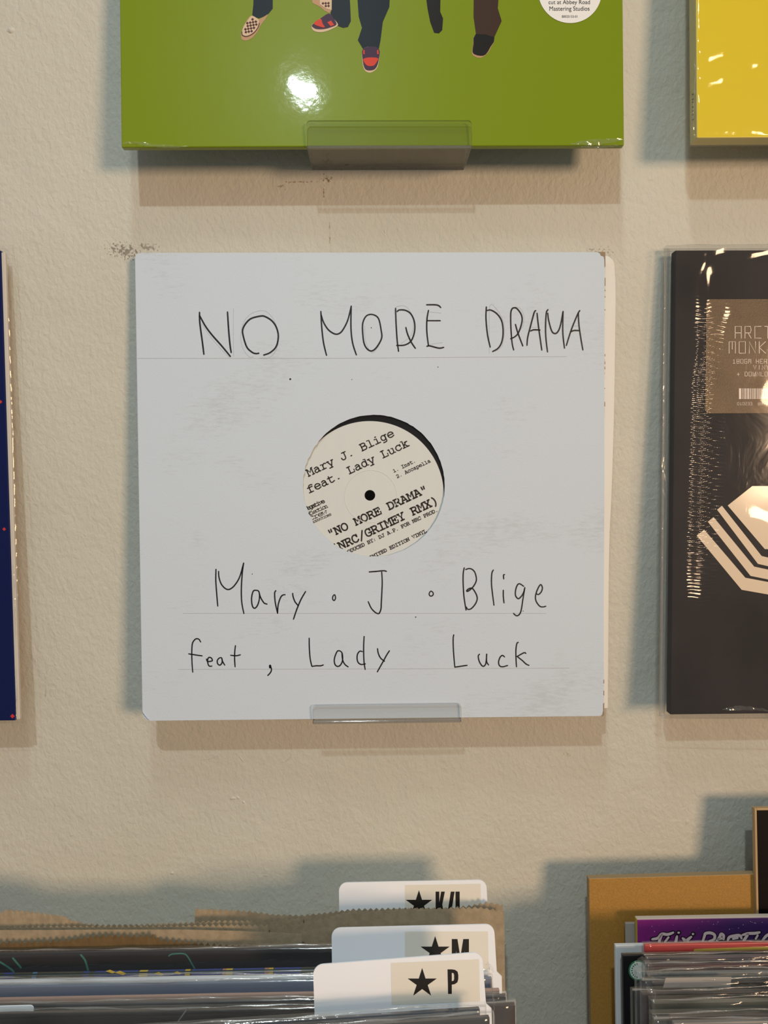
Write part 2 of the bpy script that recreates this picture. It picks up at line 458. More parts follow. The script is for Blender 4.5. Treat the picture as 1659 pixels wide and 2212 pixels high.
# ================================================================ acrylic wall ledges
def ledge(xc, zb, depth, width, lip, thick, label, group='clear acrylic record ledges on the wall', base_z=None):
    """J-shaped clear holder: wall plate, floor, front lip"""
    t = thing('acrylic_ledge', (xc, 0, zb), label, 'display ledge', group)
    fr = Frame((xc-width/2, -0.0002, zb), (1, 0, 0), (0, 0, 1))
    def mi(n): return 0 if abs(n.z) > 0.9 else 1
    def mi2(n): return 0 if abs(n.y) > 0.9 else 1
    slab('wall_plate', fr, 0, width, 0, 0.045, 0, thick, [M_acry, M_acry_edge], t, 0.0003, 1, mi=mi)
    slab('ledge_floor', fr, 0, width, -thick, 0, 0, depth+thick, [M_acry, M_acry_edge], t, 0.0003, 1, mi=mi2)
    # lip with rounded upper corners
    r = 0.0022; pts = [(0, 0), (width, 0)]
    for k in range(6):
        a = k/5*math.pi/2; pts.append((width-r+r*math.cos(a), lip-r+r*math.sin(a)))
    for k in range(6):
        a = math.pi/2+k/5*math.pi/2; pts.append((r+r*math.cos(a), lip-r+r*math.sin(a)))
    V, F, I = [], [], []; n = len(pts)
    for wv in (depth, depth+thick):
        V += [fr.pt(u, v, wv) for u, v in pts]
    F.append(tuple(range(n-1, -1, -1))); I.append(0); F.append(tuple(range(n, 2*n))); I.append(0)
    for i in range(n):
        j = (i+1) % n; F.append((i, j, n+j, n+i)); I.append(1)
    mesh('front_lip', V, F, [M_acry, M_acry_edge], t, False, None, I)
    return t

# ================================================================ white 12-inch sleeve in the middle
S0 = 0.3135
FM = wall_frame(-0.0004, -0.1928, 0.0329, 0.0104, -0.0018, S0)
FM = FM.sub(-S0/2, 0)
sleeve = thing('record_sleeve', FM.pt(S0/2, 0, -0.003), 'white die-cut card record sleeve with black handwriting and a round hole', 'record sleeve')
hc = FM.uv(808, 1049.5); hr = 0.5*math.hypot(FM.uv(961, 1049)[0]-FM.uv(655, 1049)[0], 0)
def outline_sleeve():
    """sleeve outline: worn, rounded corners"""
    P = []
    def corner(cx, cy, r, a0):
        for k in range(7):
            a = a0+k/6*math.pi/2; P.append((cx+r*math.cos(a), cy+r*math.sin(a)))
    corner(S0-0.0035, 0.0035, 0.0035, -math.pi/2)
    P.append((S0-0.0003, 0.08)); P.append((S0, 0.16)); P.append((S0-0.0003, 0.24))
    corner(S0-0.0022, S0-0.0022, 0.0022, 0)
    corner(0.003, S0-0.003, 0.003, math.pi/2)
    P.append((0.0002, 0.2)); P.append((0.0, 0.1))
    corner(0.0052, 0.0052, 0.0052, math.pi)
    return P
def panel(name, w, thick, hole, mats, parent):
    bm = bmesh.new()
    out = outline_sleeve()
    vs = [bm.verts.new((u, v, 0)) for u, v in out]
    es = [bm.edges.new((vs[i], vs[(i+1) % len(vs)])) for i in range(len(vs))]
    if hole:
        n = 128; hv = []
        for k in range(n):
            a = 2*math.pi*k/n; rr = hr+random.uniform(-0.00015, 0.00015)
            if 2.4 < a < 4.4: rr += random.choice((0, 0, -0.0003, 0.0002))
            hv.append(bm.verts.new((hc[0]+rr*math.cos(a), hc[1]+rr*math.sin(a), 0)))
        es += [bm.edges.new((hv[i], hv[(i+1) % n])) for i in range(n)]
    bmesh.ops.triangle_fill(bm, edges=es, use_beauty=True)
    for f in bm.faces:
        if f.normal.z < 0: f.normal_flip()
    front = bm.faces[:]
    r = bmesh.ops.extrude_face_region(bm, geom=front)
    for e in r['geom']:
        if isinstance(e, bmesh.types.BMVert): e.co.z -= thick
    bm.normal_update()
    for f in bm.faces: f.material_index = 0 if abs(f.normal.z) > 0.5 else 1
    for v in bm.verts:
        v.co = FM.pt(v.co.x, v.co.y, v.co.z+w)
    return from_bm(name, bm, mats, parent)
M_white_edge = plain('white_card_edge', (0.52, 0.52, 0.50), 0.7)
panel('front_panel', 0.0, 0.0005, True, [M_white, M_white_edge], sleeve)
panel('back_panel', -0.0046, 0.0005, True, [M_white, M_white_edge], sleeve)
slab('spine', FM, -0.0003, 0.0004, 0.006, S0-0.003, -0.0051, -0.0001, M_white, sleeve, 0.0003)
slab('bottom_fold', FM, 0.006, S0-0.006, -0.0002, 0.0003, -0.0050, -0.0002, M_white, sleeve, 0.0002)
slab('top_fold', FM, 0.004, S0-0.004, S0-0.0003, S0+0.0002, -0.0050, -0.0002, M_white, sleeve, 0.0002)
# torn corner with brown board showing, worn right edge, crumpled lower corner
polypx('torn_corner', FM, [(1290, 544), (1307.5, 544), (1308, 575), (1306, 578), (1305.5, 560), (1304, 554), (1298, 552), (1296, 547)], 0.00012, M_board, sleeve, 'frayed brown board corner')
polypx('worn_corner', FM, [(1303, 1520), (1305.5, 1518), (1305, 1546), (1299, 1548), (1301, 1543), (1303, 1535)], 0.00012, M_board, sleeve)
for a, b in ((600, 618), (626, 629), (640, 643), (668, 671), (765, 770), (781, 787), (792, 798), (838, 840), (868, 878), (1468, 1476), (1492, 1502)):
    V, F = [], []
    ribbon(V, F, FM, [FM.uv(1307.3-(a-544)*0.003, a), FM.uv(1307.3-(b-544)*0.003, b)], 0.0005, 0.00012, False)
    mesh('edge_wear', V, F, M_board, sleeve)
V, F = [], []
cw = [(304, 1532), (306, 1545), (313, 1556), (326, 1558)]
for k in range(5):
    u0, v0 = FM.uv(305+k*1.5, 1533+k*4.2); u1, v1 = FM.uv(312+k*3.4, 1548+k*2.2)
    b = len(V)
    V += [FM.pt(u0, v0, 0.0001), FM.pt(u1, v1, 0.0001), FM.pt((u0+u1)/2+0.0006, (v0+v1)/2+0.0004, 0.0011)]
    F.append((b, b+1, b+2))
mesh('crumpled_corner', V, F, M_white, sleeve)

def Z(x0, y0, sc, *strokes):
    return [[(x0+a/sc, y0+b/sc) for a, b in s] for s in strokes]
def word(glyphs, width, label):
    st = []
    for g in glyphs: st += g
    return pen('handwritten_word', FM, st, width, 0.00015, M_ink, sleeve, label, 6, 0.12)
A = (410, 640, 6.9125)
word([Z(*A, [(145, 240), (150, 400), (190, 700), (210, 865)], [(148, 290), (230, 440), (330, 575), (480, 745), (605, 897)], [(563, 235), (580, 500), (600, 720), (618, 838)]),
      Z(*A, [(1105, 877), (1200, 840), (1290, 750), (1322, 600), (1295, 470), (1230, 370), (1130, 305), (1060, 295), (920, 330), (840, 400), (792, 490), (795, 580), (850, 755), (930, 835), (985, 855), (1030, 850)])], 0.00108, 'handwritten NO')
A = (670, 640, 5.184)
word([Z(*A, [(120, 170), (130, 350), (150, 520), (183, 660)], [(120, 195), (150, 290), (200, 370), (260, 415), (310, 422), (360, 385), (420, 270), (460, 110)], [(460, 110), (457, 350), (475, 520), (517, 655)]),
      Z(*A, [(670, 203), (620, 230), (588, 310), (590, 430), (605, 530), (640, 590), (690, 612), (745, 570), (800, 470), (795, 380), (770, 260), (730, 215), (670, 203)]),
      Z(*A, [(957, 135), (962, 300), (975, 500), (990, 615)], [(975, 170), (1000, 153), (1070, 158), (1130, 200), (1168, 290), (1168, 400), (1130, 500), (1060, 545), (970, 550)], [(1072, 350), (1090, 420), (1130, 510), (1178, 582)]),
      Z(*A, [(1325, 158), (1308, 260), (1307, 400), (1325, 555)], [(1305, 95), (1400, 95), (1440, 105), (1462, 125)], [(1312, 273), (1456, 273)], [(1308, 560), (1340, 555), (1440, 580), (1495, 572)])], 0.00099, 'handwritten MORE')
A = (1030, 640, 5.184)
word([Z(*A, [(107, 120), (103, 250), (120, 430), (150, 568)], [(118, 158), (160, 155), (230, 200), (280, 280), (295, 400), (280, 510), (240, 580), (178, 618)]),
      Z(*A, [(413, 600), (395, 520), (382, 350), (380, 200), (390, 150), (410, 130), (450, 138), (500, 210), (505, 290), (470, 400), (430, 450), (380, 475)], [(433, 315), (460, 410), (515, 555)]),
      Z(*A, [(660, 160), (642, 185), (600, 340), (570, 460), (562, 548)], [(675, 190), (690, 330), (728, 602)], [(603, 388), (640, 375), (707, 378)]),
      Z(*A, [(797, 150), (778, 190), (770, 350), (775, 480), (792, 622)], [(795, 190), (805, 270), (840, 390), (880, 417), (915, 385), (940, 310), (966, 170)], [(966, 170), (963, 400), (982, 580)]),
      Z(*A, [(1153, 160), (1130, 200), (1060, 370), (1003, 550)], [(1137, 190), (1145, 330), (1170, 500), (1188, 600)], [(1053, 397), (1090, 383), (1150, 384)])], 0.00099, 'handwritten DRAMA')
A = (440, 1200, 5.53)
word([Z(*A, [(147, 165), (145, 300), (155, 450), (168, 603)], [(178, 190), (183, 260), (210, 340), (260, 395), (310, 403), (370, 355), (430, 255), (477, 90)], [(477, 90), (460, 220), (450, 400), (455, 560), (480, 692)]),
      Z(*A, [(660, 432), (620, 415), (590, 430), (572, 510), (580, 595), (605, 630), (640, 600), (665, 520), (660, 432)], [(660, 432), (680, 500), (720, 565), (757, 580)]),
      Z(*A, [(862, 420), (848, 450), (855, 560), (883, 690)], [(883, 690), (890, 590), (915, 510), (940, 475), (972, 467)]),
      Z(*A, [(1063, 452), (1068, 490), (1090, 550), (1130, 600)], [(1217, 430), (1160, 530), (1110, 650), (1073, 760)])], 0.00090, 'handwritten Mary')
word([Z(*A, [(1560, 468), (1543, 490), (1540, 520), (1558, 537), (1574, 515), (1572, 482), (1560, 468)])], 0.00080, 'small drawn ring dot')
A = (770, 1210, 7.541)
word([Z(*A, [(208, 192), (320, 183), (440, 172), (488, 182)], [(412, 195), (420, 350), (415, 500), (405, 700), (400, 790), (375, 860), (345, 870), (300, 845), (240, 780), (193, 678)])], 0.00090, 'handwritten J')
word([Z(*A, [(1210, 505), (1185, 545), (1195, 578), (1225, 585), (1250, 560), (1245, 525), (1210, 505)])], 0.00080, 'small drawn ring dot')
A = (980, 1210, 6.9125)
word([Z(*A, [(158, 115), (143, 200), (142, 350), (155, 550), (185, 745)], [(180, 140), (230, 125), (280, 140), (320, 190), (340, 290), (310, 370), (260, 430), (210, 465), (195, 455), (230, 425), (275, 420), (310, 460), (345, 530), (350, 590), (320, 660), (260, 725), (210, 733), (190, 700)]),
      Z(*A, [(592, 148), (570, 200), (565, 350), (580, 500), (602, 672)]),
      Z(*A, [(760, 215), (745, 225), (748, 280)], [(742, 450), (742, 540), (752, 638)]),
      Z(*A, [(1045, 390), (985, 352), (950, 375), (925, 450), (925, 530), (965, 575), (1010, 540), (1045, 480), (1063, 410)], [(1063, 410), (1035, 580), (1010, 740), (985, 805), (950, 830), (920, 820), (895, 795)]),
      Z(*A, [(1240, 505), (1270, 512), (1310, 470), (1325, 410), (1300, 365), (1265, 410), (1230, 500), (1222, 570), (1240, 630), (1290, 690), (1340, 698), (1375, 688)])], 0.00090, 'handwritten Blige')
A = (390, 1360, 6.9125)
word([Z(*A, [(300, 185), (275, 145), (235, 137), (200, 165), (175, 220), (168, 350), (172, 500), (182, 635)], [(122, 362), (220, 378), (322, 392)]),
      Z(*A, [(388, 440), (400, 475), (440, 475), (475, 462), (460, 425), (425, 415), (405, 450), (410, 510), (430, 545), (468, 545)]),
      Z(*A, [(615, 425), (580, 425), (550, 460), (555, 510), (590, 530), (620, 490), (615, 425)], [(615, 425), (630, 480), (660, 530)]),
      Z(*A, [(820, 240), (810, 330), (808, 450), (815, 555)], [(748, 383), (830, 390), (893, 377)])], 0.00086, 'handwritten feat')
word([Z(*A, [(1335, 530), (1345, 545), (1330, 560), (1342, 570), (1333, 540), (1338, 555)], [(1348, 555), (1358, 600), (1340, 645), (1303, 685)], [(1328, 540), (1330, 570)], [(1345, 535), (1350, 575)])], 0.00086, 'handwritten comma')
A = (650, 1360, 7.541)
word([Z(*A, [(135, 140), (138, 300), (152, 480), (180, 600)], [(180, 600), (250, 590), (320, 590), (365, 575)]),
      Z(*A, [(668, 375), (605, 345), (565, 410), (543, 500), (560, 575), (605, 600), (650, 570), (680, 490), (668, 375)], [(668, 375), (682, 500), (720, 570), (770, 607)]),
      Z(*A, [(1000, 358), (960, 352), (925, 395), (915, 460), (930, 530), (980, 568), (1050, 558)], [(1030, 112), (1022, 300), (1028, 520), (1047, 648)]),
      Z(*A, [(1248, 310), (1262, 390), (1300, 465), (1362, 515)], [(1443, 345), (1400, 410), (1340, 520), (1245, 688)])], 0.00088, 'handwritten Lady')
A = (960, 1360, 7.541)
word([Z(*A, [(153, 85), (143, 150), (148, 350), (170, 612)], [(170, 612), (270, 597), (370, 582)]),
      Z(*A, [(572, 402), (552, 430), (565, 510), (605, 580), (640, 597), (675, 550), (690, 400)], [(688, 400), (688, 520), (720, 575)]),
      Z(*A, [(980, 445), (945, 420), (905, 455), (883, 530), (900, 590), (950, 605), (1030, 585)]),
      Z(*A, [(1203, 207), (1180, 230), (1165, 340), (1168, 500), (1175, 605)], [(1328, 388), (1295, 378), (1185, 438)], [(1185, 438), (1265, 500), (1330, 560), (1378, 582)])], 0.00088, 'handwritten Luck')
for ln in ([(297, 774), (700, 774)], [(700, 774), (1225, 770)], [(395, 1325), (1180, 1325)], [(385, 1446), (800, 1445), (1230, 1443)]):
    pen('pencil_guideline', FM, [ln], 0.00022, 0.00010, M_pencil, sleeve, None, 0)
A = (410, 640, 6.9125)
for q_ in Z(*A, [(655, 185), (650, 400), (655, 900)], [(1040, 920), (1180, 920), (1290, 800), (1330, 600), (1270, 380), (1160, 240), (1050, 215), (900, 270), (800, 400), (760, 580), (790, 770), (880, 900), (950, 905)],
    [(180, 410), (300, 590), (450, 770), (590, 915)]): pen('pencil_sketch', FM, [q_], 0.00018, 0.00010, M_pencil, sleeve, None, 5)
A = (1030, 640, 5.184)
for q_ in Z(*A, [(140, 640), (140, 200), (155, 95), (210, 130), (290, 260), (310, 400), (280, 560), (200, 620)], [(430, 120), (480, 130), (525, 210), (520, 320), (470, 400)], [(600, 350), (690, 345)], [(1085, 332), (1140, 330)]): pen('pencil_sketch', FM, [q_], 0.00018, 0.00010, M_pencil, sleeve, None, 5)
A = (670, 640, 5.184)
for q_ in Z(*A, [(945, 200), (955, 130), (1020, 105), (1090, 130), (1150, 240), (1140, 420), (1020, 530)], [(1340, 175), (1465, 188)], [(1330, 540), (1480, 518)], [(610, 330), (620, 500), (690, 632), (770, 560)]): pen('pencil_sketch', FM, [q_], 0.00018, 0.00010, M_pencil, sleeve, None, 5)
for x, y, r in ((627, 819, 2.2), (898, 1333, 1.4), (545, 1240, 1.1), (802, 708, 1.2), (946, 793, 1.1), (760, 820, .9), (1130, 1320, 1.0)):
    poly('ink_speck', FM, [FM.uv(x+r*math.cos(k*.785), y-r*math.sin(k*.785)) for k in range(8)], 0.0001, M_print, sleeve)

# ---- the vinyl record inside the sleeve
FV = FM.sub(0, 0, -0.0016)
vc = FV.uv(799, 1070)
rec = thing('vinyl_record', FV.pt(vc[0], vc[1]-0.150, -0.001), 'black vinyl record with off-white paper label showing through the sleeve hole', 'record')
def disc(name, fr, c, r0, r1, w0, w1, mat, parent, n=128, rings=None):
    """flat ring with thickness"""
    V, F = [], []
    prof = [(r0, w0), (r0, w1)]
    for q in (rings or []): prof.append(q)
    prof += [(r1, w1), (r1, w0)]
    m_ = len(prof)
    for k in range(n):
        a = 2*math.pi*k/n
        for r_, w_ in prof: V.append(fr.pt(c[0]+r_*math.cos(a), c[1]+r_*math.sin(a), w_))
    for k in range(n):
        for j in range(m_):
            a = k*m_+j; b = k*m_+(j+1) % m_; c2 = ((k+1) % n)*m_
            F.append((a, b, c2+(j+1) % m_, c2+j))
    return mesh(name, V, F, mat, parent)
rings = []
for k in range(40):
    q = 0.0600+k*0.0022
    rings += [(q, 0.0), (q+0.0011, -0.00012)]
disc('vinyl_disc', FV, vc, 0.0036, 0.1505, -0.0016, -0.0001, M_vinyl, rec, 160, rings)
lab = disc('paper_label', FV, vc, 0.0036, 0.0500, -0.0001, 0.00018, M_label, rec, 128)
FL = FV.sub(0, 0, 0.00018)
disc('pressing_ring', FL, FL.uv(801, 1072), 0.0175, 0.0179, -0.0002, 0.00015, M_label, lab, 96)

# monoline slab-serif typewriter letters, cap height 1, cell width 1
G = {
 'M': '.02,1 .2,1 .5,.42 .8,1 .98,1|.14,1 .14,0|.86,1 .86,0|.02,0 .32,0|.68,0 .98,0',
 'a': '~.2,.66 .45,.76 .66,.68 .73,.5|.73,.55 .73,0|.73,0 .93,0|~.73,.42 .5,.46 .22,.38 .12,.2 .22,.03 .42,-.02 .6,.07 .73,.2',
 'r': '.12,.73 .38,.73 .38,0|.12,0 .7,0|~.38,.48 .55,.68 .72,.76 .9,.66', 'y': '.02,.73 .3,.73|.7,.73 .98,.73|.14,.73 .5,.02|.86,.73 .42,-.26|.12,-.26 .6,-.26',
 'J': '.42,1 .98,1|~.72,1 .72,.3 .64,.06 .42,-.02 .2,.06 .12,.32', '.': '*.5,.06', 'B': '.06,1 .55,1|.2,1 .2,0|.06,0 .58,0|~.55,1 .78,.92 .8,.68 .66,.55 .5,.53|.2,.53 .55,.53|~.55,.53 .82,.47 .9,.27 .8,.06 .58,0',
 'l': '.2,1.03 .5,1.03 .5,0|.12,0 .88,0', 'i': '.2,.73 .5,.73 .5,0|.12,0 .88,0|*.48,1.02', 'g': '~.74,.4 .66,.65 .42,.76 .18,.64 .1,.4 .18,.14 .42,.02 .66,.14 .74,.4|.74,.73 .96,.73|~.74,.73 .74,0 .7,-.2 .52,-.28 .2,-.27',
 'e': '.1,.38 .9,.38|~.9,.38 .82,.62 .5,.76 .2,.64 .1,.38 .2,.1 .5,-.02 .9,.1', 'f': '.12,.73 .85,.73|.12,0 .75,0|~.38,0 .38,.8 .45,.98 .65,1.04 .92,.98', 't': '.08,.73 .82,.73|~.32,.98 .32,.2 .4,.02 .6,-.02 .9,.08',
 'L': '.05,1 .5,1|.26,1 .26,0|.05,0 .9,0 .9,.34', 'd': '~.74,.4 .66,.65 .42,.75 .18,.64 .08,.37 .18,.1 .42,-.02 .66,.1 .74,.35|.56,1.03 .76,1.03 .76,0 .96,0', 'u': '.03,.73 .2,.73|~.2,.73 .2,.2 .3,.02 .5,-.02 .65,.05 .76,.2|.58,.73 .76,.73 .76,0 .96,0',
 'c': '.84,.76 .84,.48|~.84,.52 .7,.7 .5,.76 .22,.64 .12,.38 .22,.1 .5,-.02 .72,.03 .9,.16', 'k': '.05,1.03 .25,1.03 .25,0|.05,0 .42,0|.25,.26 .72,.73|.55,.73 .9,.73|.42,.43 .78,0|.6,0 .97,0', '"': '.32,1.02 .36,.64|.68,1.02 .64,.64',
 'N': '.0,1 .2,1 .82,0|.14,1 .14,0|.02,0 .3,0|.82,1 .82,0|.64,1 .98,1', 'O': '~.5,1.02 .8,.88 .93,.5 .8,.12 .5,-.02 .2,.12 .07,.5 .2,.88 .5,1.02', 'R': '.04,1 .5,1|.18,1 .18,0|.04,0 .36,0|~.5,1 .78,.92 .82,.72 .7,.54 .5,.48|.18,.48 .5,.48|~.5,.48 .66,.38 .84,0|.82,0 .99,0',
 'E': '.05,1 .88,1 .88,.72|.2,1 .2,0|.05,0 .92,0 .92,.3|.2,.52 .6,.52|.6,.68 .6,.36', 'D': '.05,1 .5,1|.18,1 .18,0|.05,0 .5,0|~.5,1 .8,.86 .9,.5 .8,.14 .5,0', 'A': '.26,1 .54,1 .92,0|.46,1 .1,0|.0,0 .3,0|.7,0 1,0|.24,.36 .78,.36',
 '(': '~.62,1.08 .44,.8 .37,.42 .44,.04 .62,-.24', ')': '~.38,1.08 .56,.8 .63,.42 .56,.04 .38,-.24', 'C': '.86,1 .86,.68|~.86,.72 .7,.95 .5,1.02 .2,.88 .08,.5 .2,.12 .5,-.02 .74,.04 .92,.2', '/': '.14,-.16 .86,1.12', 'G': '.84,1 .84,.7|~.84,.74 .7,.95 .48,1.02 .2,.88 .08,.5 .2,.1 .5,-.02 .72,.02 .88,.12|.88,.12 .88,.42|.55,.42 .99,.42',
 'I': '.15,1 .85,1|.5,1 .5,0|.15,0 .85,0', 'Y': '.02,1 .3,1|.7,1 .98,1|.14,1 .5,.45 .86,1|.5,.45 .5,0|.25,0 .75,0', 'X': '.03,1 .32,1|.68,1 .97,1|.13,1 .87,0|.87,1 .13,0|.03,0 .34,0|.66,0 .97,0', 'P': '.06,1 .55,1|.2,1 .2,0|.06,0 .5,0|~.55,1 .84,.9 .88,.7 .8,.5 .55,.42|.2,.42 .55,.42',
 'U': '.02,1 .32,1|.68,1 .98,1|~.16,1 .16,.3 .28,.05 .5,-.02 .72,.05 .84,.3 .84,1', ':': '*.5,.1|*.5,.62', 'F': '.06,1 .92,1 .92,.7|.2,1 .2,0|.06,0 .5,0|.2,.5 .62,.5|.62,.66 .62,.34', 'S': '.82,1 .82,.72|~.82,.76 .66,.97 .42,1.02 .18,.9 .16,.68 .34,.56 .66,.48 .86,.34 .84,.12 .64,-.02 .36,0 .16,.2|.15,.28 .15,0',
 'V': '.0,1 .3,1|.7,1 1,1|.12,1 .5,0 .88,1', 'T': '.1,.7 .1,1 .9,1 .9,.7|.5,1 .5,0|.28,0 .72,0', '1': '.2,.85 .5,1.02 .5,0|.15,0 .85,0', '2': '~.16,.78 .28,.98 .52,1.02 .78,.92 .82,.7 .6,.42 .14,.02|.14,0 .86,0 .86,.16', 'n': '.04,.73 .22,.73 .22,0|.06,0 .4,0|~.22,.5 .4,.7 .6,.76 .76,.64 .78,.4|.78,.45 .78,0|.62,0 .96,0',
 's': '.78,.76 .78,.52|~.78,.58 .6,.74 .38,.75 .2,.64 .24,.46 .5,.4 .76,.32 .84,.16 .7,0 .42,-.03 .18,.12|.17,.24 .17,0', 'p': '.03,.73 .22,.73 .22,-.27|.05,-.27 .45,-.27|~.22,.4 .3,.64 .55,.76 .82,.64 .92,.38 .8,.1 .55,-.02 .3,.1 .22,.35',
 'v': '.02,.73 .32,.73|.68,.73 .98,.73|.14,.73 .5,0 .86,.73', 'w': '.0,.73 .26,.73|.74,.73 1,.73|.1,.73 .28,0 .5,.6 .72,0 .9,.73', 'o': '~.5,.76 .8,.64 .9,.38 .8,.1 .5,-.02 .2,.1 .1,.38 .2,.64 .5,.76',
}
def type_strokes(s, x, y, ang, adv, cap, glyphs=G, cellw=None, slant=0.0):
    """strokes in photo positions for a typed line; x,y = baseline start"""
    out = []; c, sn = math.cos(ang), math.sin(ang); cw = cellw or adv*0.94
    for i, ch in enumerate(s):
        if ch not in glyphs: continue
        for stx in glyphs[ch].split('|'):
            dot = stx[0] == '*'; sm = stx[0] == '~'
            P = [tuple(float(q) for q in pr.split(',')) for pr in stx.lstrip('~*').split()]
            if dot: P = [(P[0][0]-.06, P[0][1]), (P[0][0]+.06, P[0][1]), (P[0][0], P[0][1]+.05), (P[0][0], P[0][1]-.05), (P[0][0]+.05, P[0][1])]
            if sm: P = smooth_line(P, 4)
            q = []
            for a, b in P:
                dx = i*adv+a*cw+b*cap*slant; dy = b*cap
                q.append((x+dx*c-dy*sn, y-dx*sn-dy*c))
            out.append(q)
    return out
def typed(name, fr, s, x, y, ang, adv, cap, width, mat, parent, w=0.00012, glyphs=G, cellw=None, label=None, slant=0.0):
    return pen(name, fr, type_strokes(s, x, y, ang, adv, cap, glyphs, cellw, slant), width, w, mat, parent, label, 0)
ZA = (640, 880, 4.879)
def zl(x, y): return 640+x/4.879, 880+y/4.879
T25 = math.radians(25.4)
typed('printed_line', FL, 'Mary J. Blige', *zl(128, 728), T25, 15.95, 14.6, 0.00080, M_print, lab)
typed('printed_line', FL, 'feat. Lady Luck', *zl(132, 905), T25, 16.1, 14.6, 0.00080, M_print, lab)
typed('printed_line', FL, '"NO MORE DRAMA"', *zl(350, 1372), math.radians(24.9), 15.75, 14.6, 0.00100, M_print, lab)
typed('printed_line', FL, '(NRC/GRIMEY RMX)', *zl(395, 1532), math.radians(25.4), 15.75, 15.2, 0.00100, M_print, lab)
typed('printed_line', FL, 'PRODUCED BY: DJ A.P. FOR NRC PROD.', *zl(490, 1567), math.radians(25.2), 6.72, 6.6, 0.00048, M_print, lab)
typed('printed_line', FL, 'LIMITED EDITION VINYL', *zl(752, 1614), math.radians(25.6), 6.78, 6.6, 0.00048, M_print, lab)
typed('printed_line', FL, '1. Inst.', *zl(1027, 687), math.radians(25.6), 6.72, 6.6, 0.00044, M_print, lab)
typed('printed_line', FL, '2. Accapella', *zl(1062, 746), math.radians(25.8), 6.78, 6.6, 0.00044, M_print, lab)
LA = math.radians(24)
typed('printed_logo', FL, 'Negative', *zl(98, 1092), LA, 5.6, 7.6, 0.00055, M_print, lab, cellw=7.4, slant=-0.1)
typed('printed_logo', FL, 'Reflection', *zl(92, 1160), LA, 5.3, 7.2, 0.00040, M_print, lab, cellw=7.0, slant=-0.1)
typed('printed_logo', FL, 'Crew', *zl(145, 1195), LA, 10.2, 8.6, 0.00044, M_print, lab, cellw=11.5, slant=-0.15)
typed('printed_logo', FL, 'PRODUCTIONS', *zl(150, 1234), LA, 4.55, 4.2, 0.00030, M_print, lab)

# ---- paper inner sleeve, peeking out at the right edge
FI = FM.sub(0, 0, -0.0036)
inn = thing('inner_sleeve', FI.pt(0.16, 0.004, 0), 'cream paper inner sleeve peeking out of the white record sleeve', 'inner sleeve')
edge = [(1314, 552), (1324, 560), (1328, 570), (1329, 585), (1330.5, 620), (1330.5, 680), (1329.5, 760), (1328, 860), (1325.5, 960), (1323, 1040), (1321, 1090), (1318, 1150), (1316, 1250), (1315, 1400), (1314, 1530)]
E_ = smooth_line([FI.uv(x, y) for x, y in edge], 3)
for nm, wv in (('front_sheet', 0.0), ('back_sheet', -0.0005)):
    bm = bmesh.new()
    out = [(0.006, 0.004), (0.30, 0.004)]+[(0.307, v) for u, v in reversed(E_)]+[(0.30, 0.309), (0.006, 0.309)]
    vs = [bm.verts.new(FI.pt(u, v, wv)) for u, v in out]
    es = [bm.edges.new((vs[i], vs[(i+1) % len(vs)])) for i in range(len(vs))]
    hv = [bm.verts.new(FI.pt(hc[0]+0.051*math.cos(k*math.pi/32), hc[1]+0.051*math.sin(k*math.pi/32), wv)) for k in range(64)]
    es += [bm.edges.new((hv[i], hv[(i+1) % 64])) for i in range(64)]
    bmesh.ops.triangle_fill(bm, edges=es, use_beauty=True)
    # soft rolled right margin
    prev = [vs[2+k] for k in range(len(E_))]
    for j in range(1, 6):
        cur = []
        for k, (u, v) in enumerate(reversed(E_)):
            f = j/5
            cur.append(bm.verts.new(FI.pt(0.307+(u-0.307)*f, v, wv+0.0010*math.sin(k*0.55)*f*(1-f)*2-0.0011*f**3)))
        for k in range(len(E_)-1): bm.faces.new((prev[k], prev[k+1], cur[k+1], cur[k]))
        prev = cur
    for f in bm.faces: f.smooth = True
    from_bm(nm, bm, M_inner, inn)

ledge(at(836, 1550, 0.033).x, FM.pt(S0/2, 0).z-0.0006, 0.0335, 0.1005, 0.0108, 0.0020, 'clear acrylic ledge holding up the white handwritten sleeve')

# ================================================================ green album above
SG = 0.315
FG = wall_frame(0.0025, 0.1788, 0.0355, 0.0040, 0.0022, SG).sub(-SG/2, 0)
ga = thing('record_album', FG.pt(SG/2, 0, -0.002), 'lime green record album printed with legs and sneakers', 'record album')
body = slab('jacket', FG, 0, SG, 0, SG, -0.0045, 0, M_green, ga, 0.0007, 3)
WP = 0.00012
def c5(*P): return [(500+x/5.925, y/5.925) for x, y in P]
def c7(*P): return [(760+x/2.765, y/2.765) for x, y in P]
def up(P):            # carry printed shapes on above the picture's upper border
    return [(x, y if y > 0.5 else -60) for x, y in P]
def leg(P, mat, nm='printed_leg'): return polypx(nm, FG, up(P), WP, mat, ga)
def checker(fr, outline, ang, step, mat, parent, w):
    """little printed check squares inside an outline"""
    def inside(x, y):
        r = False; n = len(outline)
        for i in range(n):
            x1, y1 = outline[i]; x2, y2 = outline[(i+1) % n]
            if (y1 > y) != (y2 > y) and x < (x2-x1)*(y-y1)/(y2-y1)+x1: r = not r
        return r
    cx = sum(p[0] for p in outline)/len(outline); cy = sum(p[1] for p in outline)/len(outline)
    V, F = [], []; c, s = math.cos(ang), math.sin(ang)
    for i in range(-14, 15):
        for j in range(-14, 15):
            if (i+j) % 2: continue
            q = [(cx+(a*c-b*s)*step, cy+(a*s+b*c)*step) for a, b in ((i, j), (i+1, j), (i+1, j+1), (i, j+1))]
            if all(inside(*p) for p in q):
                b0 = len(V); V += [fr.pt(*fr.uv(*p, w), w) for p in q]; F.append((b0+3, b0+2, b0+1, b0))
    return mesh('checks', V, F, mat, parent)
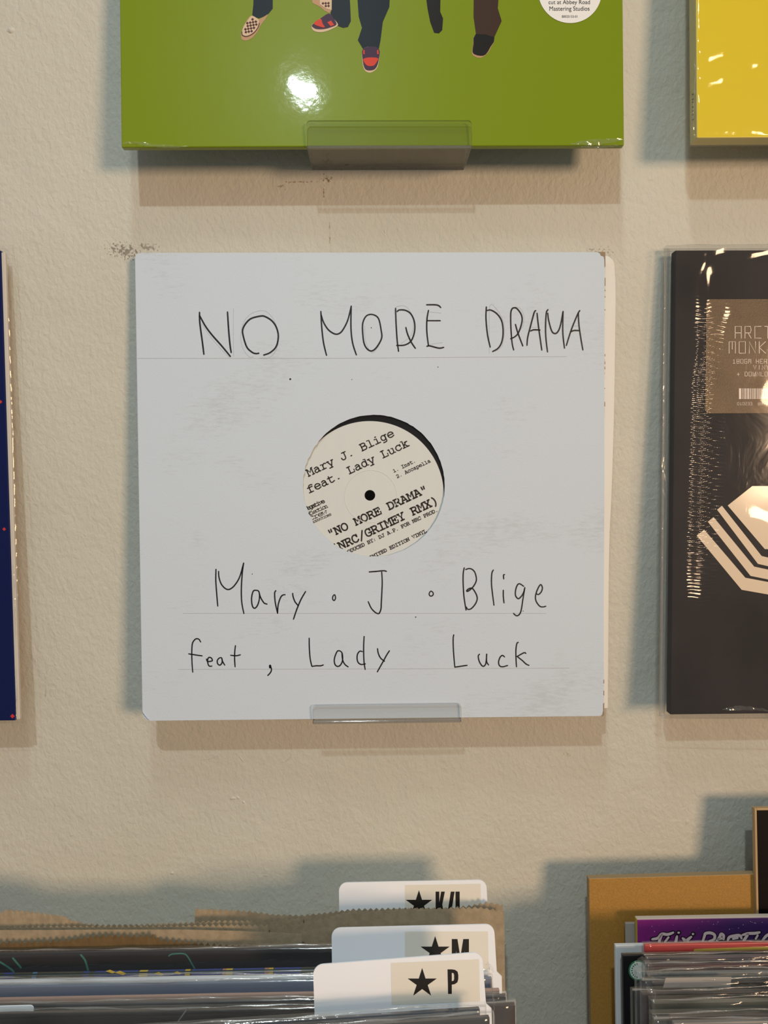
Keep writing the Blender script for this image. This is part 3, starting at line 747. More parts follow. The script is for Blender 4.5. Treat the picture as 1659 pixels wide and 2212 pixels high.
# checked slip-on shoe under the first leg
s1 = polypx('printed_shoe', FG, c5((255, 200), (345, 245), (440, 198), (470, 178), (440, 235), (370, 330), (340, 395), (280, 470), (225, 508), (175, 520), (132, 500), (124, 440), (140, 370), (190, 270)), WP, M_pr_sole, ga, 'beige and dark checked slip-on shoe', 4)
o1 = c5((262, 203), (340, 243), (350, 262), (352, 300), (335, 350), (290, 410), (230, 450), (180, 462), (140, 445), (138, 400), (160, 330), (205, 265))
polypx('upper', FG, o1, WP*2, M_pr_cream, s1, None, 3)
checker(FG, o1, 0.62, 4.4, M_pr_maroon, s1, WP*3)
pen('welt_line', FG, [c5((134, 405), (138, 445), (180, 464), (232, 452), (292, 412), (338, 352), (356, 295))], 0.00045, WP*3, M_pr_maroon, s1)
leg(c5((290, 0), (530, 0), (528, 110), (470, 180), (410, 212), (350, 234), (300, 218), (266, 190), (280, 60)), M_navy_jean)
# shoe behind, red shoe, second leg
s2 = polypx('printed_shoe', FG, up(c5((930, 0), (1300, 0), (1285, 130), (1250, 168), (1190, 135), (1130, 85), (1040, 40))), WP, M_pr_sole, ga, 'partly hidden checked shoe')
o2 = up(c5((1125, 0), (1290, 0), (1282, 128), (1210, 110), (1130, 55)))
polypx('upper', FG, o2, WP*2, M_pr_cream, s2)
checker(FG, c5((1125, 0), (1290, 0), (1282, 128), (1210, 110), (1130, 55)), 0.75, 4.2, M_pr_maroon, s2, WP*3)
s3 = polypx('printed_shoe', FG, c5((1030, 320), (1080, 275), (1150, 228), (1250, 172), (1300, 230), (1365, 318), (1290, 368), (1220, 398), (1140, 412), (1060, 398), (1028, 360)), WP*1.3, M_pr_cream, ga, 'red and dark purple sneaker', 3)
polypx('upper', FG, c5((1034, 318), (1150, 228), (1250, 172), (1310, 240), (1345, 312), (1270, 350), (1180, 372), (1090, 372), (1045, 350)), WP*2, M_pr_purple, s3, None, 3)
polypx('toe_cap', FG, c5((1052, 300), (1140, 240), (1165, 300), (1195, 350), (1130, 340)), WP*3, M_pr_red, s3, None, 3)
polypx('side_panel', FG, c5((1225, 285), (1275, 262), (1315, 320), (1270, 335)), WP*3, M_pr_red, s3)
leg(c5((1285, 0), (1495, 0), (1520, 80), (1528, 270), (1490, 345), (1430, 356), (1370, 335), (1290, 275), (1255, 235), (1278, 120)), M_navy_jean)
# middle leg and sneaker
s4 = polypx('printed_shoe', FG, [(785, 104), (818, 104), (818, 134), (813, 149), (800, 157), (788, 152), (783, 134)], WP, M_pr_cream, ga, 'red toed sneaker seen from the front', 3)
polypx('upper', FG, [(785, 104), (818, 104), (817.5, 132), (811, 148), (800, 152), (789, 149), (784, 132)], WP*2, M_pr_purple, s4, None, 3)
polypx('toe_cap', FG, [(785, 127), (800, 124), (817, 126), (813, 135), (807, 142), (794, 142), (787, 135)], WP*3, M_pr_red, s4, None, 3)
for xx in (784.5, 814.5): polypx('side_panel', FG, [(xx, 108), (xx+3, 108), (xx+3.5, 117), (xx, 117)], WP*3, M_pr_red, s4)
leg([(768, 0), (845, 0), (841, 15), (827, 47), (822, 87), (818, 107), (785, 107), (773, 87), (782, 60), (775, 36)], M_navy_jean)
s5 = leg(c7((425, 0), (532, 0), (528, 70), (545, 110), (540, 180), (520, 199), (492, 196), (468, 130), (452, 50)), M_pr_black)
s6 = polypx('printed_shoe', FG, c7((738, 205), (852, 222), (830, 285), (808, 322), (770, 346), (735, 338), (717, 318), (724, 265)), WP, M_pr_sole, ga, 'black shoe with tan sole', 2)
polypx('upper', FG, c7((740, 203), (852, 222), (828, 280), (800, 325), (770, 333), (735, 325), (721, 308), (727, 262)), WP*2, M_pr_black, s6, None, 2)
leg(c7((730, 0), (887, 0), (872, 50), (895, 125), (850, 224), (742, 206), (727, 100)), M_pr_brown)
# round sticker
sc = FG.uv(1231, -18.6); sr = abs(FG.uv(1299.6, -18.6)[0]-sc[0])
st = poly('round_sticker', FG, [(sc[0]+sr*math.cos(k/32*math.pi), sc[1]+sr*math.sin(k/32*math.pi)) for k in range(64)], WP*2, M_sticker, ga, 'round white sticker')
def fit_px(name, s, fr, x0, y0, x1, y1, w, mat, parent):
    a = fr.uv(x0, y1, w); b = fr.uv(x1, y0, w)
    return fit_text(name, s, fr, a[0], b[0], a[1], b[1], w, mat, parent)
fit_px('sticker_text', 'cut at Abbey Road', FG, 1185, 0, 1274.5, 11.5, WP*3, M_print, st)
fit_px('sticker_text', 'Mastering Studios', FG, 1187, 13.5, 1273.5, 26, WP*3, M_print, st)
fit_px('sticker_text', 'B0025153-01', FG, 1214, 33, 1247.5, 38, WP*3, M_print, st)

def film_cover(fr, u0, u1, v0, v1, thick, mat, parent, amp=0.0002, pad=0.0004, nx=36, nz=36, fn=None, name='shrink_wrap', glint_edge=False):
    """tight film: a gently rippled front sheet wrapped round the edges"""
    V, F = [], []
    for j in range(nz+1):
        for i in range(nx+1):
            u = u0-pad+(u1-u0+2*pad)*i/nx; v = v0-pad+(v1-v0+2*pad)*j/nz
            e = min(i, nx-i, j, nz-j)
            w_ = pad*0.8+(fn(u, v) if fn else amp*(0.5+0.5*math.sin(u*90+math.sin(v*70)*2)*math.sin(v*60+u*40)))*min(1, e/2)
            V.append(fr.pt(u, v, w_))
    for j in range(nz):
        for i in range(nx):
            a = j*(nx+1)+i; F.append((a, a+1, a+nx+2, a+nx+1))
    # turned edges
    rim = [i for i in range(nx+1)]+[(j+1)*(nx+1)-1 for j in range(1, nz+1)]+[nz*(nx+1)+i for i in range(nx-1, -1, -1)]+[j*(nx+1) for j in range(nz-1, 0, -1)]
    b = len(V)
    for q in rim: V.append(V[q]-fr.n*(thick+2*pad))
    for k in range(len(rim)):
        k2 = (k+1) % len(rim); F.append((rim[k], b+k, b+k2, rim[k2]))
    o = mesh(name, V, F, mat, parent, False)
    for p in o.data.polygons: p.use_smooth = p.index < nx*nz
    if glint_edge:  # thin tube added along the top edge to make bright glint lines
        rnd = random.Random(int(u1*1e4)+int(v1*1e5)); n = 90; V, F = [], []; a1, a2, a3 = (rnd.uniform(0, 6) for _ in range(3))
        for i in range(n+1):
            f = i/n; u = u0+(u1-u0)*f
            v = v1+pad+0.0003*math.sin(u*60+a1)+0.0002*math.sin(u*240+a2); w_ = -thick*0.35+0.0009*math.sin(u*45+a3)
            r_ = 0.00042+0.00028*math.sin(u*130+a1)
            for k in range(6):
                q = k*math.pi/3; V.append(fr.pt(u, v+r_*math.cos(q), w_+r_*math.sin(q)))
        for i in range(n):
            for k in range(6):
                a = i*6+k; b2 = i*6+(k+1) % 6; F.append((a, b2, b2+6, a+6))
        mesh('film_glint_tube', V, F, M_glint, o, True)
    return o
def tuft(name, fr, pts, spread, mat, parent, seed=0, n=14):
    """loose crinkled scrap of film along a line of photo positions"""
    rnd = random.Random(seed); V, F = [], []
    P = smooth_line(pts, 6)
    for i, (x, y) in enumerate(P):
        u, v = fr.uv(x, y)
        k = math.sin(math.pi*(i+.3)/(len(P)-.4))
        for j in range(4):
            V.append(fr.pt(u+rnd.uniform(-.0006, .0006), v-spread*k*(j/3-.35)+rnd.uniform(-.0004, .0004), 0.0006+rnd.uniform(0, .0016)*k))
    for i in range(len(P)-1):
        for j in range(3):
            a = i*4+j; F.append((a, a+1, a+5, a+4))
    return mesh(name, V, F, mat, parent, False)
tuft('film_corner', FG, [(262, 312), (290, 309), (330, 315), (370, 318), (405, 317)], 0.0022, M_film_c, ga, 3)
tuft('film_corner', FG, [(1230, 312), (1270, 308), (1310, 306), (1348, 302)], 0.0034, M_film_c, ga, 5)
tuft('film_corner', FG, [(1255, 318), (1290, 319), (1335, 315)], 0.0016, M_film_c, ga, 6)
ledge(at(841, 318, 0.0355).x, FG.pt(SG/2, 0).z-0.0006, 0.0365, 0.1025, 0.0150, 0.0020, 'clear acrylic ledge under the lime green album')

# ================================================================ yellow album top right
p0 = at(1505, 298, 0.037)
FY = Frame(p0, (1, 0, 0.004), (-0.012, 0.07, 1))
ya = thing('record_album', FY.pt(SG/2, 0, -0.005), 'thick bright yellow record album in shrink wrap beside the lime green one', 'record album')
slab('jacket', FY, 0, SG, 0, SG, -0.0105, 0, [M_yellow, M_yellow_side], ya, 0.0007, 3, mi=lambda n: 1 if n.x < -0.5 or n.y < -0.5 else 0)
fsp = Frame(FY.pt(0, 0, -0.0105), FY.n, FY.uz)       # the spine, facing left
V, F = [], []
for k, (a, b) in enumerate(((.0135, .0005), (.0162, .001), (.0190, .0003), (.0212, .0008), (.0240, .001), (.0262, .0004), (.0290, .0009))):
    ribbon(V, F, Frame(FY.pt(-0.00015, 0, 0), -FY.n, FY.uz), [(0.0040, a), (0.0062, a+b)], 0.0007, 0.0, False)
mesh('spine_print', V, F, M_print, ya)
def fy(u, v):
    d = math.hypot(u-.01, v*1.15)
    return 0.0010+0.0008*math.sin(d*330+0.8*math.sin(u*260))*math.exp(-((d-.050)/.026)**2)+0.00012*math.sin(u*1900+v*500)*math.exp(-(v/.05)**2)
film_cover(FY, 0, SG, 0, SG, 0.0105, film_mat('yellow_wrap_film', 1.1, 0.09, 0.12, 40, (0.6, 1, 1.6)), ya, nx=150, nz=150, fn=fy)
tuft('film_corner', Frame(FY.pt(-0.0004, 0, 0), FY.ux, FY.uz), [(1502, 130), (1499, 200), (1496, 260), (1499, 296)], 0.002, M_film_c, ya, 8)
ledge(FY.pt(SG/2, 0).x, FY.pt(SG/2, 0).z-0.0012, 0.0405, 0.1005, 0.0150, 0.002, 'clear acrylic ledge under the yellow album')

# ================================================================ dark album at the right, in a polythene sleeve
FD = wall_frame(0.2031, -0.1940, 0.0298, 0.0117, -0.0017, SG)
da = thing('record_album', FD.pt(SG/2, 0, -0.003), 'dark brown black record album with brown text sticker in a loose clear sleeve', 'record album')
slab('jacket', FD, 0, SG, 0, SG, -0.0070, 0, M_dark, da, 0.0008, 3)
def rrect(fr, x0, y0, x1, y1, r, w):
    a = fr.uv(x0, y1, w); b = fr.uv(x1, y0, w); P = []
    for cx, cy, a0 in ((b[0]-r, a[1]+r, -90), (b[0]-r, b[1]-r, 0), (a[0]+r, b[1]-r, 90), (a[0]+r, a[1]+r, 180)):
        for k in range(6):
            q = math.radians(a0+k*18); P.append((cx+r*math.cos(q), cy+r*math.sin(q)))
    return P
sk = poly('text_sticker', FD, rrect(FD, 1523, 646, 1778, 893, 0.0028, WP), 0.0004, M_stick_brown, da, 'rounded brown gold sticker with pale lettering', thick=0.0003)
FDs = FD.sub(0, 0, 0.0004)
S = {'A': '0,0 0,1 .8,1 .8,0|0,.45 .8,.45', 'R': '0,0 0,1 .7,1 .8,.72 .7,.45 0,.45|.4,.45 .8,0', 'C': '.8,1 0,1 0,0 .8,0', 'T': '0,1 .8,1|.4,1 .4,0', 'I': '.4,1 .4,0', 'M': '0,0 0,1 .8,1 .8,0|.4,1 .4,.35',
     'O': '0,0 0,1 .8,1 .8,0 0,0', 'N': '0,0 0,1 .8,0 .8,1', 'K': '0,0 0,1|.8,1 0,.5 .8,0', 'E': '.8,1 0,1 0,0 .8,0|0,.5 .6,.5', 'Y': '0,1 .4,.5 .8,1|.4,.5 .4,0', 'S': '.8,1 0,1 0,.5 .8,.5 .8,0 0,0',
     '1': '.2,.8 .4,1 .4,0|.1,0 .7,0', '8': '0,0 0,1 .8,1 .8,0 0,0|0,.5 .8,.5', '0': '0,0 0,1 .8,1 .8,0 0,0', 'G': '.8,1 0,1 0,0 .8,0 .8,.5 .4,.5', 'H': '0,0 0,1|.8,0 .8,1|0,.5 .8,.5', 'V': '0,1 .4,0 .8,1', 'W': '0,1 0,0 .8,0 .8,1|.4,0 .4,.65',
     'L': '0,1 0,0 .8,0', '+': '0,.45 .8,.45|.4,.1 .4,.8', 'D': '0,0 0,1 .6,1 .8,.8 .8,.2 .6,0 0,0', '3': '0,1 .8,1 .8,0 0,0|.2,.5 .8,.5', '2': '0,1 .8,1 .8,.5 0,.5 0,0 .8,0', '7': '0,1 .8,1 .3,0'}
for s_, x, y, adv, cap, wd in (('ARCTIC', 1588, 730.5, 21.3, 25.5, .00042), ('MONKEYS', 1575, 763, 21.7, 25, .00042), ('180GM HEAVYWEIGHT', 1583, 785, 8.45, 9, .0003), ('VINYL', 1627.5, 798, 9.4, 9, .0003), ('+ DOWNLOAD', 1592, 812.5, 8.6, 9, .0003)):
    typed('sticker_text', FDs, s_, x, y, 0.0, adv, cap, wd, M_stick_text, sk, glyphs=S, cellw=adv*0.78)
V, F = [], []
rnd = random.Random(4); x = 1596.0
q = [(1596, 1601)]
x = 1603.0
while x < 1704:
    wv = rnd.choice((1.0, 1.0, 1.6, 2.4)); q.append((x, x+wv)); x += wv+rnd.choice((0.9, 1.2, 1.8))
for a, b in q:
    b0 = len(V)
    for X, Y in ((a, 862), (b, 862), (b, 839), (a, 839)): V.append(FDs.pt(*FDs.uv(X, Y), WP))
    F.append((b0, b0+1, b0+2, b0+3))
mesh('barcode', V, F, M_stick_text, sk)
typed('sticker_text', FDs, '0102339 8878', 1593, 875, 0.0, 5.6, 6, .0002, M_stick_text, sk, glyphs=S, cellw=4.4)
# plain stand-in picture: a cream plate over three tan chevron bands
for k, (dx, dy, hw) in enumerate(((0, 0, 26), (24, -30, 20), (44, -56, 17))):
    a = [(1505+dx, 1157+dy), (1602+dx*.8, 1274+dy), (1760, 1302+dy)]
    b = [(1760, 1302+dy-hw), (1610+dx*.8, 1274+dy-hw), (1505+dx+hw*.62, 1157+dy-hw*.5)]
    polypx('printed_band', FD, a+b, WP*(1+.3*k), M_cream, da)
polypx('printed_plate', FD, [(1572, 1092), (1625, 1050), (1770, 1050), (1770, 1192), (1652, 1186)], WP*2.2, M_cream, da, 'cream plate print')
# loose sleeve, wider than the jacket, creased at the left, with patches tilted for glints
LAMP = Vector((2.10, -3.00, CZ+0.38))
creases = []  # film patches shaped to throw the warm lamp's glints at the camera
for px_, py_, ru, rv in ((1518, 578, .0022, .006), (1524, 605, .0030, .009), (1560, 692, .0026, .008), (1515, 745, .0020, .004), (1524, 850, .0034, .011), (1652, 850, .005, .004), (1545, 548, .008, .0025), (1640, 552, .010, .002), (1500, 800, .0012, .012), (1640, 1112, .010, .004)):
    cu, cv = FD.uv(px_, py_); P_ = FD.pt(cu, cv)
    nn = ((LAMP-P_).normalized()+(CAM-P_).normalized()).normalized(); k_ = nn.dot(FD.n)
    creases.append((cu, cv, ru, rv, -nn.dot(FD.ux)/k_, -nn.dot(FD.uz)/k_))
def fd(u, v):
    uc = 0.0165+0.020*(v-.16)
    k = math.exp(-((u-uc-0.003)/0.010)**4)*max(0, min(1, (v-.07)/.05))*max(0, min(1, (.285-v)/.02))
    z = 0.00026*k*(math.sin(v*2600+2.5*math.sin(v*130)+1.2*math.sin(u*420))+0.5*math.sin(v*1700+3*math.sin(v*90)+u*500))
    z += 0.0017*math.exp(-((u-uc+0.008)/.0075)**2)*max(0, min(1, (v-.04)/.06))
    z += 0.0040*(1-math.exp(-max(u, 0)/.08))
    for cu, cv, ru, rv, a, b in creases:
        du, dv = u-cu, v-cv
        g = (du/ru)**2+(dv/rv)**2
        if g < 8: z += ((a-0.03)*du+b*dv)*math.exp(-g*0.5)
    return z+0.0022
M_poly_d = film_mat('dark_album_sleeve_film', 1.0, 0.08, 0.16, 40, (1.4, 1, 0.7), haze=0.016)
u0, _ = FD.uv(1433, 1300); _, v1 = FD.uv(1500, 531)
film_cover(FD, u0, SG+0.004, -0.0022, v1, 0.0085, M_poly_d, da, nx=220, nz=900, fn=fd, name='plastic_sleeve')
M_sleeve_edge = film_mat('sealed_film_edge', 1.6, 0.10, 0.5, 50, (1, 1, 0.3), tint=(0.86, 0.85, 0.82), haze=0.10)
slab('sealed_edge', FD, u0, -0.0012, -0.0024, v1, -0.0062, -0.0056, M_sleeve_edge, da, 0.0002, 1)
slab('sealed_edge', FD, u0, SG, SG+0.0006, v1, -0.0062, -0.0056, M_sleeve_edge, da, 0.0002, 1)
pen('seam_glint', FD.sub(0, 0, -0.0054), [[(1434, 540), (1436, 640), (1434, 760), (1433, 900), (1432, 1100), (1430, 1300), (1428, 1530)]], 0.0007, 0, M_glint, da, None, 6)  # ribbon added to carry the glint down the sleeve's left edge
tuft('sleeve_corner', FD.sub(0, 0, .0012), [(1424, 1540), (1432, 1546), (1446, 1548)], 0.0035, M_film_c, da, 12)
tuft('sleeve_fold', FD.sub(0, 0, .0014), [(1560, 1532), (1585, 1527), (1625, 1528), (1660, 1535)], 0.0030, M_film_c, da, 13)
ledge(FD.pt(SG/2, 0).x, FD.pt(SG/2, -0.0022).z-0.0016, 0.0385, 0.1005, 0.0108, 0.002, 'clear acrylic ledge under the dark brown album')

# ================================================================ navy album at the left
FN = wall_frame(-0.2428, -0.1925, 0.0298, 0.0118, 0.0015, SG).sub(-SG, 0)
na = thing('record_album', FN.pt(SG/2, 0, -0.003), 'navy blue record album with small red diamonds in torn clear film', 'record album')
slab('jacket', FN, 0, SG-0.0012, 0, SG, -0.0045, 0, M_navy, na, 0.0006, 2)
slab('inner_board', FN, 0.002, SG+0.0012, 0.0004, SG-0.001, -0.0038, -0.0010, M_paper_edge, na, 0.0005, 2)
for x, y, r in ((9, 1143, 4), (27, 1547, 5), (1, 868, 4)):
    polypx('red_diamond', FN, [(x, y-r), (x+r, y), (x, y+r), (x-r, y)], WP, M_red, na)
def fnv(u, v):
    e = max(0, 1-(SG-u)/.02)
    return 0.0003+0.0006*e*abs(math.sin(v*210+3*math.sin(v*57)))+0.0002*math.sin(v*700)*e
film_cover(FN, 0, SG+0.0045, -0.0012, SG+.001, 0.0048, M_film, na, nx=60, nz=240, fn=fnv)
tuft('film_edge', Frame(FN.pt(0, 0, .0002), FN.ux, FN.uz), [(30, 1220), (33, 1262), (35, 1330), (37, 1380)], 0.003, M_film_c, na, 21)
tuft('film_edge', Frame(FN.pt(0, 0, .0002), FN.ux, FN.uz), [(33, 1440), (37, 1480), (38, 1510), (34, 1558)], 0.003, M_film_c, na, 22)
ledge(FN.pt(SG/2, 0).x, FN.pt(SG/2, -0.0012).z-0.0012, 0.0325, 0.1005, 0.0108, 0.002, 'clear acrylic ledge under the navy blue album')

# ================================================================ records standing in the bins
def stand(name, pl, pr, z, thick, mat, label, cat='record album', group=None, height=None, lean=0.12, dirn=None, t0=None, part='jacket', left=None, right=None, mi=None, bev=0.0006, width=None):
    """upright sleeve whose front top edge runs through photo positions pl,pr at height z"""
    if t0:
        z = at(*(pr if width and width < 0 else pl), t0).z-CZ
    a = atz(*pl, z); b = atz(*pr, z)
    d = (b-a).normalized()
    if dirn is not None: d = dirn
    if width: b = a+d*width if width > 0 else b; 
    if width and width < 0: a = b+d*width
    W = (b-a).length
    H = height if height else (z+CZ-ZC)/math.cos(lean)
    h = Vector((-d.y, d.x, 0))           # away from the viewer
    uz = Vector((0, 0, 1))*math.cos(lean)+h*math.sin(lean)
    fr = Frame(a-uz*H, d, uz)
    t = thing(name, fr.pt(W/2, 0, -thick/2), label, cat, group)
    if mat is not None: slab(part, fr, 0, W, 0, H, -thick, 0, mat, t, bev, 2, mi=mi)
    fr.W, fr.H = W, H
    return t, fr
ZT = -0.324
DL = (atz(690, 2104, ZT)-atz(0, 2117, ZT)).normalized()
DP = (atz(673, 2187, -0.32)-atz(380, 2206, -0.32)).normalized()
DR = (atz(1659, 2034, ZT)-atz(1392, 2039, ZT)).normalized()
BINL = 'records standing in the bin with tabbed dividers'
BINR = 'records standing in the bin with the fibreboard back'
M_tab = plain('white_plastic_card', (0.88, 0.91, 0.98), 0.4, 0.4)
M_tape = plain('cream_tape_label', (0.78, 0.75, 0.68), 0.5)
def divider(tl, tr, zt, letter, lx, label, ylab, star, sx, dv=None):
    """white index card: body with rounded tab, paper label, star and bold letter"""
    a = atz(*tl, zt); b = at(*tr, -a.y)
    b = a+(dv or DL)*(b-a).length+Vector((0, 0, (b.z-a.z)*(0.5 if dv else 1)))
    d = (b-a).normalized(); h = Vector((0, 0, 1)).cross(d).normalized()
    lean = 0.12
    uzv = (Vector((0, 0, 1))*math.cos(lean)+Vector((0, 1, 0))*math.sin(lean))
    uzv = (uzv-d*uzv.dot(d)).normalized()
    Wt = (b-a).length; H = (zt+CZ-ZC-0.004)
    fr = Frame(a-uzv*H, d, uzv)
    t = thing('index_divider', fr.pt(Wt/2, 0, 0), label, 'divider card', 'white index dividers in the record bin')
    sh = H-0.029; r = 0.0055; uL = -0.215
    P = [(uL, 0), (Wt+0.004, 0), (Wt+0.004, sh-0.003), (Wt+0.001, sh)]
    for k in range(7):
        q = k/6*math.pi/2; P.append((Wt-r+r*math.cos(q), H-r+r*math.sin(q)))
    for k in range(7):
        q = math.pi/2+k/6*math.pi/2; P.append((r+r*math.cos(q), H-r+r*math.sin(q)))
    P += [(0, sh), (uL, sh)]
    poly('card', fr, P, 0, M_tab, t, None, 0.0009)
    lb = polypx('tape_label', fr, ylab, 0.00012, M_tape, t)
    V, F = [], []
    cx, cy, R, rr = star
    pts = [(cx+(R if k % 2 == 0 else rr)*math.sin(k*math.pi/5), cy-(R if k % 2 == 0 else rr)*math.cos(k*math.pi/5)) for k in range(10)]
    polypx('printed_star', fr, pts, 0.00024, M_print, lb)
    for P2 in letter: polypx('printed_letter', fr, P2, 0.00024, M_print, lb)
    return t, fr
# bold condensed letters as outlines in photo positions
def box_letter(x0, y0, x1, y1, kind):
    w_ = x1-x0; h_ = y1-y0
    def m_(P): return [(x0+a*w_, y0+b*h_) for a, b in P]
    if kind == 'P': return [m_([(0, 0), (.6, 0), (.85, .05), (1, .18), (1, .42), (.85, .56), (.6, .6), (.42, .6), (.42, 1), (0, 1)]) ]
    if kind == 'M': return [m_([(0, 0), (.33, 0), (.5, .55), (.67, 0), (1, 0), (1, 1), (.75, 1), (.75, .35), (.58, 1), (.42, 1), (.25, .35), (.25, 1), (0, 1)])]
    if kind == 'K': return [m_([(0, 0), (.4, 0), (.4, .38), (.6, 0), (1, 0), (.72, .45), (1, 1), (.62, 1), (.42, .6), (.4, .65), (.4, 1), (0, 1)])]
    if kind == '/': return [m_([(.55, 0), (1, 0), (.45, 1), (0, 1)])]
    if kind == 'L': return [m_([(0, 0), (.5, 0), (.5, .84), (1, .84), (1, 1), (0, 1)])]
dv, fkl = divider((732, 1907), (1051, 1901), -0.301, box_letter(941, 1926, 961, 1988, 'K')+box_letter(964, 1926, 982, 1988, '/')+box_letter(984, 1926, 1002, 1988, 'L'),
    0, 'white index divider with star and K/L, rearmost, behind the brown paper bags', [(875, 1912), (1038, 1909), (1040, 1990), (875, 1994)], (905, 1953, 30, 11.5), 0)
dv, fm_ = divider((716, 2005), (1068, 1997), -0.302, box_letter(976, 2028.5, 1013, 2100, 'M'),
    0, 'white index divider with star and M, in front of the brown paper bags', [(874.5, 2012), (1054, 2012), (1056, 2110), (875, 2114)], (940, 2055, 33, 12.5), 0)
dv, fp_ = divider((676, 2085), (1046, 2066), -0.294, [],
    0, 'white index divider with star and P, foremost of the lettered dividers', [(844.5, 2080), (1035, 2072), (1037, 2163), (846, 2171)], (912, 2124, 33, 12.5), 0, DP)
# letter P with its counter open
lb = [c for c in dv.children if c.name.startswith('tape_label')][0]
for P2 in ([(966.8, 2094), (976, 2094), (976, 2147), (968, 2147)], [(976, 2094), (983, 2095), (988.5, 2099), (990, 2106), (990, 2115), (988, 2122), (982, 2126), (976, 2127), (976, 2119.5), (980, 2118.5), (981, 2115), (981, 2106), (979.5, 2102), (976, 2101.5)]):
    polypx('printed_letter', fp_, P2, 0.00024, M_print, lb)

# ---- brown paper bags with pinked edges
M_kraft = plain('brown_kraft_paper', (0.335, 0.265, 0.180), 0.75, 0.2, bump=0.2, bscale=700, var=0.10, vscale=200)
def paper_sheet(name, top, t, zbot, bulge, parent, pink=True, step=7.0, amp=3.4, mat=None, dt=None, seed=0):
    """sheet of paper: pinked upper edge along photo positions at distance t from the wall"""
    P = []
    for i in range(len(top)-1):
        (x0, y0), (x1, y1) = top[i], top[i+1]
        n = max(2, int(math.hypot(x1-x0, y1-y0)/step*4))
        for k in range(n): P.append((x0+(x1-x0)*k/n, y0+(y1-y0)*k/n))
    P.append(top[-1])
    V, F = [], []; d = 0.0; rnd = random.Random(seed)
    rows = (0, .004, .012, .03, .08)
    xs0, xs1 = top[0][0], top[-1][0]
    for i, (x, y) in enumerate(P):
        if i: d += math.hypot(P[i][0]-P[i-1][0], P[i][1]-P[i-1][1])
        ph = (d/step) % 1
        tooth = (1-abs(2*ph-1))*amp if pink else 0
        f = (x-xs0)/(xs1-xs0)
        tt = t+(dt(f) if dt else 0)+bulge*0.25*math.sin(f*math.pi*2.3+seed)
        p = at(x, y-tooth, tt)
        q = at(x, y, tt)
        for r_, dz in enumerate(rows):
            if r_ == 0: V.append(p)
            else:
                V.append(Vector((q.x, q.y-bulge*math.sin(min(1, dz/.05)*1.4)-dz*0.12, max(q.z-dz, zbot))))
        V.append(Vector((q.x, q.y-(q.z-zbot)*0.12, zbot)))
    m2 = len(rows)+1
    for i in range(len(P)-1):
        for r_ in range(m2-1):
            a = i*m2+r_; F.append((a, a+1, a+m2+1, a+m2))
    o = mesh(name, V, F, mat or M_kraft, parent, False)
    sol = o.modifiers.new('paper_thickness', 'SOLIDIFY'); sol.thickness = 0.00025; sol.offset = 0
    return o
def bag(loc_px, t, label):
    q = at(*loc_px, t)
    return thing('paper_bag', (q.x, q.y, ZC), label, 'paper bag', 'brown paper bags in the record bin')
b1 = bag((800, 1990), 0.066, 'wide brown kraft paper bag with pinked top, standing behind the M divider')
paper_sheet('back_sheet', [(421, 1967), (470, 1968), (540, 1972), (590, 1979), (650, 1981), (700, 1976), (760, 1968), (860, 1966), (960, 1966), (1010, 1961), (1050, 1953), (1086, 1958)], 0.0560, ZC+0.002, 0.002, b1, seed=1, step=12.5, amp=6)
paper_sheet('front_sheet', [(581, 2007), (640, 2000), (700, 1988), (745, 1975), (800, 1972), (880, 1967), (960, 1966), (1010, 1964), (1040, 1964), (1065, 1968), (1089, 1972)], 0.0635, ZC+0.002, 0.001, b1, seed=2, step=13, amp=6)
paper_sheet('middle_sheet', [(430, 1994), (480, 1994), (540, 1995), (600, 1992), (655, 1986)], 0.0595, ZC+0.002, 0.001, b1, seed=3, step=13, amp=6)
b2 = bag((150, 1995), 0.066, 'brown kraft paper bag with a curled pinked flap, behind the folded bag')
paper_sheet('back_sheet', [(-40, 1985), (-2, 1978), (10, 1970), (20, 1969), (60, 1972), (100, 1978), (138, 1982), (150, 1990), (185, 1999), (220, 2002), (300, 2001), (400, 1997), (470, 1993), (545, 1993)], 0.0665, ZC+0.002, 0.002, b2, seed=4, step=12, amp=6.5)
paper_sheet('front_sheet', [(-40, 2012), (0, 2009), (60, 2007), (140, 2005), (200, 2006), (340, 2006), (420, 2003), (500, 2002), (578, 2003)], 0.0710, ZC+0.002, 0.001, b2, seed=5, step=13, amp=7)
b3 = bag((300, 2030), 0.076, 'folded brown kraft paper bag with pinked front edge, nearest the dark teal album')
paper_sheet('back_sheet', [(-40, 2009), (100, 2009), (250, 2008), (400, 2008), (520, 2011), (652, 2018)], 0.0755, ZC+0.002, 0.0, b3, pink=False, seed=6)
paper_sheet('front_sheet', [(-40, 2046), (0, 2042), (80, 2040), (150, 2036), (200, 2028), (240, 2026), (290, 2028), (330, 2026), (350, 2036), (400, 2040), (470, 2047), (560, 2050), (650, 2052)], 0.081, ZC+0.002, 0.0005, b3, seed=7, step=13.5, amp=9, mat=plain('shaded_kraft_paper', (0.15, 0.095, 0.042), 0.8, 0.2, var=0.1, vscale=200))  # shade on the front sheet is put into this darker kraft colour

